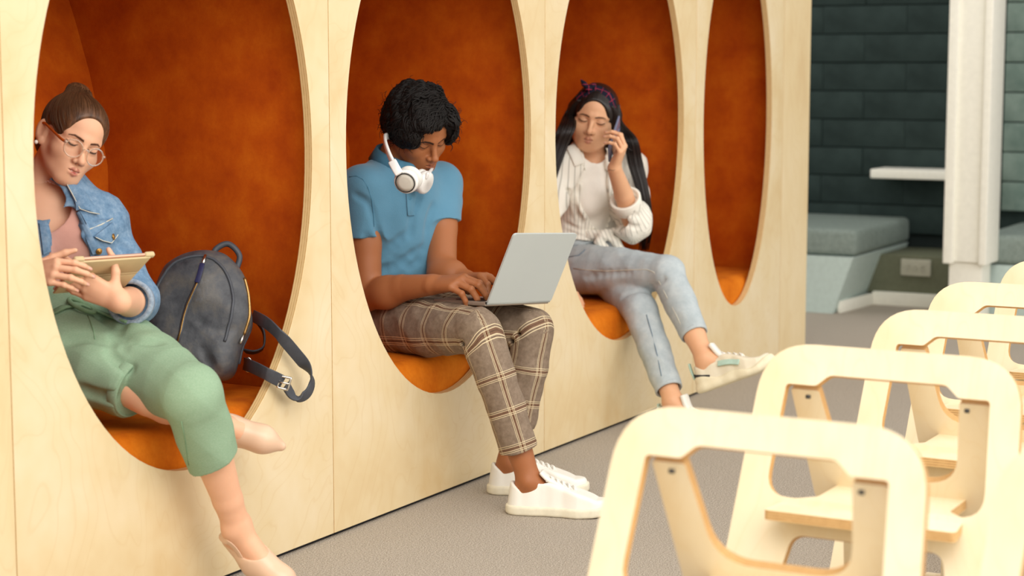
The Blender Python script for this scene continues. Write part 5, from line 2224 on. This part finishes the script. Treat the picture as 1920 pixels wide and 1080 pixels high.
s2R, s2L = at(1056, 316, .30), at(1178, 316, .20)
e2L, r2L = at(1186, 412, .09), at(1152, 316, .075)
hip2R, hip2L = at(1078, 503, .30), at(1132, 497, .26)
kn2R, kn2L = at(1250, 512, -.12), at(1200, 580, -.04)
an2R, an2L = at(1322, 672, -.33), at(1262, 752, -.24)
nk2 = (s2R + s2L) / 2 + V3(-.01, .0, .045)
f2 = nrm(V3(-.42, -.9, 0))
Hc2 = (hip2R + hip2L) / 2 + V3(.01, .045, .02)
up2 = nrm(nk2 - Hc2)
headg = head_geo(T2, R2, HS2, [nk2 + V3(0, 0, .03), nk2 - V3(0, 0, .05)],
                 dict(wide=1.06, jaw=1.0, bridge=.006, nose_w=1.0, neck=.86, ears=False, blush=.6, blushc='#cf8058', lipc='#b5695c', linec='#6b3a24',
                      lashc='#241510', eye_open=.0022, eyec='#2e1b12', lash_z=-.0075, slant=.0014, shadow=.30, lid=.0025, lip=1.05,
                      brow=[(.010, .0135, .0018), (.022, .0165, .0022), (.036, .0170, .0017), (.046, .0135, .0009)], browc='#2b1b14', browa=.75), SKIN_2)
F2 = nrm(UPV * .80 + RGT * .30 - FWD * .42)
hd2 = hand_groups(r2L, F2, nrm(RGT * .9 - FWD * .25 - UPV * .15), 1, .95, [(.75, .85, .5), (.80, .85, .5), (.82, .85, .5), (.85, .85, .5)],
                  (.22, .04, -.08, -.20), (.55, .7, .3, .2), .86)
ar2 = arm_geo([e2L, e2L * .5 + r2L * .5, r2L], [.037, .033, .0245], hd2, SKIN_2)
w2w = (.140, .112, .132, .10, .082, .096)
TP2, _, _ = torso_prims(Hc2, nk2, s2R, s2L, hip2R - hip2L, s2R - s2L, w2w, -.012)
e2R = s2R + V3(-.15, .02, -.20)
core = core_geo(TP2 + limb([s2L, e2L], [.036, .028]) + limb([s2R, e2R], [.036, .028]) + limb([hip2R, kn2R], [.052, .034]) + limb([hip2L, kn2L], [.052, .034]), .012, .008, SKIN_2)
d2R, d2L = nrm(at(1432, 678, -.50) - at(1335, 712, -.33)), nrm(V3(-.05, -.98, 0))
heel2L = V3(an2L[0], an2L[1], 0) - d2L * .05
up2R = nrm(V3(.10, .12, .95) - d2R * (V3(.10, .12, .95) @ d2R))
heel2R = an2R - up2R * .105 - d2R * .055


def leg2(kn, an, heel, d, up, h=.003):
    lo, hi = np.min([kn, an, heel, heel + d * .2], 0) - .08, np.max([kn, an, heel, heel + d * .2], 0) + .08
    G = Grid(lo, hi, h)
    for q in limb([kn * .6 + an * .4, kn * .25 + an * .75, an], [.046, .036, .031]):
        G.add(q, .008)
    hb = heel + d * .035 + up * .045
    G.add(RC(an, hb, .028, .026), .02)
    G.add(RC(an - up * .008, heel + d * .16 + up * .045, .029, .022), .02)
    G.add(RC(hb, heel + d * .17 + up * .042, .024, .022), .02)
    V, F = G.mesh(1)
    return V, F, np.tile(np.array(hexc(SKIN_2)), (len(V), 1))


r2R = e2R + V3(-.005, -.035, -.165)
hd2b = hand_groups(r2R, nrm(V3(-.05, -.85, -.45)), V3(-.1, -.35, .8), -1, .93, [(.15, .25, .2)] * 4, thumb=(.7, .3, .2, .2), fat=.86)
ar2b = arm_geo([e2R, e2R * .5 + r2R * .5, r2R], [.037, .033, .0255], hd2b, SKIN_2)
V, F, A = join_parts([headg, ar2, ar2b, core, leg2(kn2R, an2R, heel2R, d2R, up2R), leg2(kn2L, an2L, heel2L, d2L, V3(0, 0, 1))])
body2 = mesh_np('body', V, F, M['skin'], w2, True, {'Col': A})
nails(hd2[1], .9, M['nail'], w2, range(4))

# jeans
ax2R, ax2L = nrm(an2R - kn2R), nrm(an2L - kn2L)
hm2R, hm2L = kn2R * .27 + an2R * .73, kn2L * .12 + an2L * .88
g2R = GRP(limb([hip2R, hip2R * .5 + kn2R * .5, kn2R, kn2R * .5 + hm2R * .5, hm2R + ax2R * .03], [.096, .081, .062, .056, .046]), .010, [(hm2R, ax2R)],
          [RC(hm2R - ax2R * .05, hm2R + ax2R * .05, .036, .038)])
g2L = GRP(limb([hip2L, hip2L * .5 + kn2L * .5, kn2L, kn2L * .5 + hm2L * .5, hm2L + ax2L * .03], [.096, .079, .060, .055, .046]), .010, [(hm2L, ax2L)],
          [RC(hm2L - ax2L * .05, hm2L + ax2L * .05, .036, .038)])
TPt2, _, _ = torso_prims(Hc2, nk2, s2R, s2L, hip2R - hip2L, s2R - s2L, w2w, .010)
pel2 = GRP(TPt2[:2], .03, [(Hc2 + up2 * .14, up2)])
jf = [([(1215, 545), (1235, 530), (1245, 522)], .004, .014, -1), ([(1165, 558), (1180, 548), (1205, 545)], .005, .014, -1), ([(1100, 520), (1140, 512), (1180, 512)], .004, .02, -1)]
je = cloth('jeans', [g2R, g2L, pel2], .012, .004, M['jeans'], w2, [(.0028, 32, 61, (1, 1, 1))], 2, pxfolds=jf)
tube('side_seam', on(je, [(1075, 503), (1100, 506), (1140, 508), (1180, 506), (1212, 505), (1226, 510), (1237, 530), (1250, 556), (1268, 590), (1284, 625)], .0004), .0014, M['stitch'], je, 5)
tube('inner_seam', on(je, [(1212, 590), (1222, 625), (1232, 665), (1240, 705), (1246, 722)], .0004), .0014, M['stitch_dark'], je, 5)
for hm, ax, r in ((hm2R, ax2R, .0455), (hm2L, ax2L, .0455)):
    cuff('hem', hm - ax * .006, ax, r - .002, .016, .003, M['jeans'], je)
tube('waistband', on(je, [(1062, 462), (1080, 458), (1100, 455), (1120, 453), (1140, 452)], .001), .009, M['jeans'], je, 8, flat=.35)
tube('pocket_edge', on(je, [(1066, 482), (1085, 479), (1096, 470), (1100, 458)], .0006), .0016, M['stitch_dark'], je, 5)

# T-shirt and open striped shirt knotted at the waist
TPs2, _, _ = torso_prims(Hc2, nk2, s2R, s2L, hip2R - hip2L, s2R - s2L, w2w, .008, bust=.040)
nkp2 = GRP([RC(nk2 + V3(0, 0, .10), nk2 + V3(0, 0, -.01), .058, .056), EL(CAM + nrm(ray(1107, 289)) * np.linalg.norm(nk2 + f2 * .075 - CAM), (.044, .055, .040))], .02)
ts2 = cloth('tshirt', [GRP(TPs2, .03, [(Hc2 + up2 * .115, -up2)])], .03, .004, M['white_knit'], w2, [(.003, 24, 71, (1, 1, .6))], 2, subs=[(nkp2, .008)])
TPj2, _, _ = torso_prims(Hc2, nk2, s2R, s2L, hip2R - hip2L, s2R - s2L, w2w, .024, bust=.036)
c2 = e2L * .62 + r2L * .38
cx2 = nrm(r2L - e2L)
slv2 = GRP(limb([s2L, s2L * .5 + e2L * .5 - UPV * .008, e2L + V3(.0, .0, -.012), c2 + cx2 * .03], [.062, .066, .066, .050]), .03, [(c2, cx2)], [RC(c2 + cx2 * .028, c2 + cx2 * .06, .038, .042)])
slv2b = GRP(limb([s2R, s2R * .5 + e2R * .5, e2R], [.062, .062, .060]), .03)
fr2 = [CAM + nrm(ray(1107, 286)) * np.linalg.norm(nk2 + f2 * .085 - CAM)] + [hit(ts2, x, y)[0] for x, y in ((1111, 335), (1118, 375), (1126, 408), (1130, 425))]
op2 = GRP([q for e in (0, .05, .10) for q in limb([p + f2 * e for p in fr2], [.042, .052, .050, .040, .020])], .01)
sf = [([(1062, 350), (1078, 390), (1098, 430)], .005, .014, -1), ([(1082, 350), (1095, 390), (1108, 425)], .005, .014, -1), ([(1060, 420), (1090, 432), (1120, 436)], .005, .012, -1),
      ([(1062, 434), (1090, 442), (1118, 444)], .004, .010, -1), ([(1160, 385), (1178, 402), (1198, 405)], .005, .014, -1), ([(1175, 420), (1188, 426), (1198, 426)], .004, .012, -1)]


def shirt_uv(V):
    l_ = nrm(s2L - s2R)
    d = V - Hc2
    a = np.arctan2(d @ l_, d @ f2 + .02)
    uv = np.stack([V[:, 2], a * .21, a * 0], 1)
    q = seg_uv(V, [([s2L, e2L, r2L], FWD)], .055)
    ds = np.minimum(np.linalg.norm(V - (s2L * .35 + e2L * .65), axis=1), np.linalg.norm(V - e2L, axis=1))
    m = (ds < .088) & (np.linalg.norm(V - e2L, axis=1) < .16)
    uv[m] = q[m]
    return {'tex': uv}


sh2 = cloth('striped_shirt', [GRP(TPj2, .03, [(Hc2 + up2 * .105, -up2)]), slv2, slv2b], .02, .0036, M['striped'], w2, [(.0045, 34, 81, (1, 1, .7))], 2,
            subs=[(op2, .006), (GRP([RC(nk2 + V3(0, 0, .12), nk2 + f2 * .02, .062, .058)], .01), .008)], fn=shirt_uv, pxfolds=sf)
cuff('cuff', c2 - cx2 * .014, cx2, .0475, .056, .0028, M['striped'], sh2, .006)
patch('collar', sh2, [(1058, 272), (1078, 268), (1094, 306), (1076, 312)], .005, M['striped'], sh2, 6, 5, .004, .006)
patch('collar', sh2, [(1136, 286), (1146, 300), (1142, 322), (1130, 306)], .005, M['striped'], sh2, 6, 5, .004, .004)
tube('front_edge', on(sh2, [(1094, 310), (1102, 335), (1106, 370), (1108, 400), (1114, 425)], .002), .003, M['striped'], sh2, 6)
# the knot and its hanging tails
kd = min(np.linalg.norm(p_ - CAM) for p_ in [hit(q_, x_, y_)[0] for q_, x_, y_ in ((sh2, 1112, 425), (ts2, 1125, 420), (je, 1120, 458))])
kc = CAM + nrm(ray(1132, 440)) * (kd - .012)
G = Grid(kc - .15, kc + .15, .0032)
G.add(EL(kc, (.026, .024, .020)), .01)
G.add(RC(kc + RGT * .004, kc - RGT * .075 + UPV * .002 + FWD * .035, .016, .022), .012)
G.add(RC(kc, kc + RGT * .065 + UPV * .012 + FWD * .035, .016, .022), .012)
for q in limb([kc - RGT * .004 - UPV * .004, kc - RGT * .020 - UPV * .024 - FWD * .008, kc + RGT * .004 - UPV * .050 - FWD * .006, kc + RGT * .026 - UPV * .072 - FWD * .002], [.013, .016, .017, .012]):
    G.add(q, .008)
for q in limb([kc + RGT * .012 - UPV * .004, kc + RGT * .040 - UPV * .022 - FWD * .002, kc + RGT * .064 - UPV * .066], [.013, .018, .020]):
    G.add(q, .006)
for q in limb([kc - RGT * .02 + UPV * .012 - FWD * .028, kc + RGT * .0 + UPV * .002 - FWD * .030, kc + RGT * .02 - UPV * .008 - FWD * .026], [.004] * 3):
    G.sub(q, .012)
V, F = G.mesh(2)
V = wrinkle(V, normals(V, F), .004, 70, 91)
d_ = V - kc
mesh_np('knot', V, F, M['striped'], sh2, True, {'tex': np.stack([d_ @ UPV, d_ @ RGT + .4 * (d_ @ UPV), d_[:, 0] * 0], 1)})

# shoes
mw2 = dict(sole=M['cream_rubber'], upper=M['cream_leather'], lace=M['lace'], band=M['mint'], dark=M['black_rubber'], tongue=M['leather_white'])
for hl2, dd, uu in ((heel2R, d2R, up2R), (heel2L, d2L, V3(0, 0, 1))):
    o = bpy.data.objects.new('chunky_sneaker', None)
    COL.objects.link(o)
    o.parent = w2
    o.location = Vector(np.asarray(hl2) - origin_of(w2))
    ORG[o.name] = np.array(hl2, float)
    shoe(o, hl2, dd, uu, .270, .094, dict(sole=.030, collar=.088, chunk=1, tongue=.035, toe_spring=.016, band=M['mint'], laces=5), mw2)

# phone
M['phone_back'] = simple('slate_blue_glass', '#6d7690', .18, .6, .05)
ph = thing('phone', 'slate blue smartphone held to the ear of the dark haired woman', 'phone', at(1150, 260, .10))
pT, pB = at(1161, 231, .115), at(1142, 290, .090)
pu = nrm(pT - pB)
pn = nrm(RGT * .99 - FWD * .10)
pn = nrm(pn - pu * (pn @ pu))
pw = np.cross(pu, pn)
pcn = (pT + pB) / 2
obox('shell', pcn, [pu, pw, pn], (np.linalg.norm(pT - pB) * 1.02, .068, .0075), M['phone_back'], ph, .0032, 4)
obox('screen', pcn - pn * .0041, [pu, pw, pn], (np.linalg.norm(pT - pB) * .97, .063, .0008), M['screen'], ph)
obox('camera_bump', pcn + pn * .0042 + pu * .052 + pw * .018, [pu, pw, pn], (.024, .022, .002), M['phone_back'], ph, .0008)

# long straight hair, headband
V, F = hair_cap([(EL((0, .118, -.006), (.0615, .074, .083)), .010), (EL((0, .10, -.085), (.066, .085, .085)), .02)],
                [(EL((0, -.014, .032), (.082, .104, .090)), .01), (EL((0, .030, .036), (.072, .068, .066)), .02), (RC((.072, .005, .02), (.080, -.01, -.10), .026, .030), .03),
                 (RC((-.074, .005, .02), (-.080, -.01, -.10), .022, .026), .03), (RC((0, -.08, .0), (0, -.075, -.11), .06, .05), .04)])
az = np.arctan2(V[:, 0], V[:, 1] + .02)
ha2 = mesh_np('hair', T2 + HS2 * (V @ R23.T), F, M['hair_long'], w2, True, {'tex': np.stack([az / 6.28, V[:, 2] * 3, az * 0], 1)})


def lock_bundle(path, widths, n, r, seed, deep=.4):
    rr = np.random.default_rng(seed)
    P = smooth_path(path, 6)
    wd = np.interp(np.linspace(0, 1, len(P)), np.linspace(0, 1, len(widths)), widths)
    T_ = np.gradient(P, axis=0)
    sp = []
    for i in range(n):
        a, rad = rr.uniform(0, 6.28), math.sqrt(rr.uniform(0, 1))
        u, v = math.cos(a) * rad, math.sin(a) * rad * deep
        e = rr.integers(int(len(P) * .75), len(P) + 1)
        pts = [P[k] + RGT * u * wd[k] + FWD * v * wd[k] for k in range(e)]
        sp.append((np.array(pts) + rr.normal(size=3) * .001, np.linspace(r, r * .45, e)))
    return sp


sp = lock_bundle([h2((-.066, .02, .060)), h2((-.084, .012, .0)), at(1182, 262, .15), at(1191, 305, .10), at(1203, 350, .07), at(1211, 395, .06), at(1211, 435, .10), at(1207, 470, .14)],
                 [.014, .018, .024, .026, .022, .020, .022, .016], 190, .0030, 3)
sp += lock_bundle([h2((.060, .03, .070)), h2((.082, .02, .0)), at(1063, 240, .26), at(1048, 275, .28), at(1030, 330, .30), at(1020, 380, .32)],
                  [.012, .020, .030, .030, .028, .02], 170, .0030, 4)
sp += lock_bundle([h2((-.056, .066, .060)), h2((-.071, .056, .035)), h2((-.080, .038, -.005)), h2((-.084, .020, -.06)), at(1184, 285, .12)], [.010, .012, .012, .013, .014], 70, .0026, 5)
sp += lock_bundle([h2((.056, .066, .060)), h2((.071, .057, .035)), h2((.081, .040, -.005)), h2((.086, .022, -.06)), h2((.095, .0, -.12))], [.010, .012, .012, .013, .014], 70, .0026, 6)
o = tubes('hair_strands', sp, M['hair_long'], ha2, 5)
o['kind'] = 'stuff'
b = MB('navy_plaid_cotton', .85, .2)
uv = b.attr('tex', True)
sx_, sy_, _ = b.sep(uv)
l1 = b.math('LESS_THAN', b.math('FRACT', b.math('MULTIPLY', sx_, 1 / .030)), .05)
l2 = b.math('LESS_THAN', b.math('FRACT', b.math('ADD', b.math('MULTIPLY', sy_, 1 / .018), .3)), .09)
b.color(b.mix(b.math('MAXIMUM', l1, l2), '#191a2b', '#b2304a'))
b.bump(b.noise(300), .2, .001)
M['navy_plaid'] = b.m
# band over the head, from behind one ear to the other
V, F, TX = [], [], []
NB, NW = 40, 8
for i in range(NB + 1):
    a = math.pi * (i / NB) * 1.16 - .08 * math.pi
    for j in range(NW + 1):
        w_ = (j / NW - .5)
        yy = .058 + w_ * .042
        rr_ = math.sqrt(max(0.2, 1 - ((yy + .014) / .104) ** 2))
        wig = .002 * math.sin(a * 7 + w_ * 5) + .0035 * math.cos(w_ * 3.0)
        p = V3(math.cos(a) * (.0835 * rr_ + .004 + wig), yy + .004 * math.sin(a * 3), .034 + math.sin(a) * (.092 * rr_ + .003 + wig))
        V.append(h2(p))
        TX.append((a * .085, w_ * .042, 0))
for i in range(NB):
    for j in range(NW):
        F.append([i * (NW + 1) + j, i * (NW + 1) + j + 1, (i + 1) * (NW + 1) + j + 1, (i + 1) * (NW + 1) + j])
hb2 = mesh_np('headband', V, F, M['navy_plaid'], w2, True, {'tex': np.array(TX)})
sm_ = hb2.modifiers.new('thick', 'SOLIDIFY')
sm_.thickness = .003
kp2 = h2((.034, .064, .106))
G = Grid(kp2 - .06, kp2 + .06, .002)
G.add(EL(kp2, (.016, .013, .011)), .004)
for q in limb([kp2, kp2 - RGT * .016 + UPV * .016, kp2 - RGT * .026 + UPV * .030], [.008, .009, .003]):
    G.add(q, .004)
for q in limb([kp2, kp2 + RGT * .016 + UPV * .010, kp2 + RGT * .022 + UPV * .014], [.008, .010, .004]):
    G.add(q, .004)
V, F = G.mesh(1)
d_ = V - kp2
mesh_np('bow', V, F, M['navy_plaid'], hb2, True, {'tex': np.stack([d_ @ RGT, d_ @ UPV, d_[:, 0] * 0], 1)})
# small wrist tattoo: a fine dark twig
tt = [(1142, 318), (1146, 319), (1150, 320), (1153, 318)]
tube('wrist_tattoo', on(body2, tt, .0002), .0008, simple('tattoo_ink', '#5b4438', .6), w2, 5)
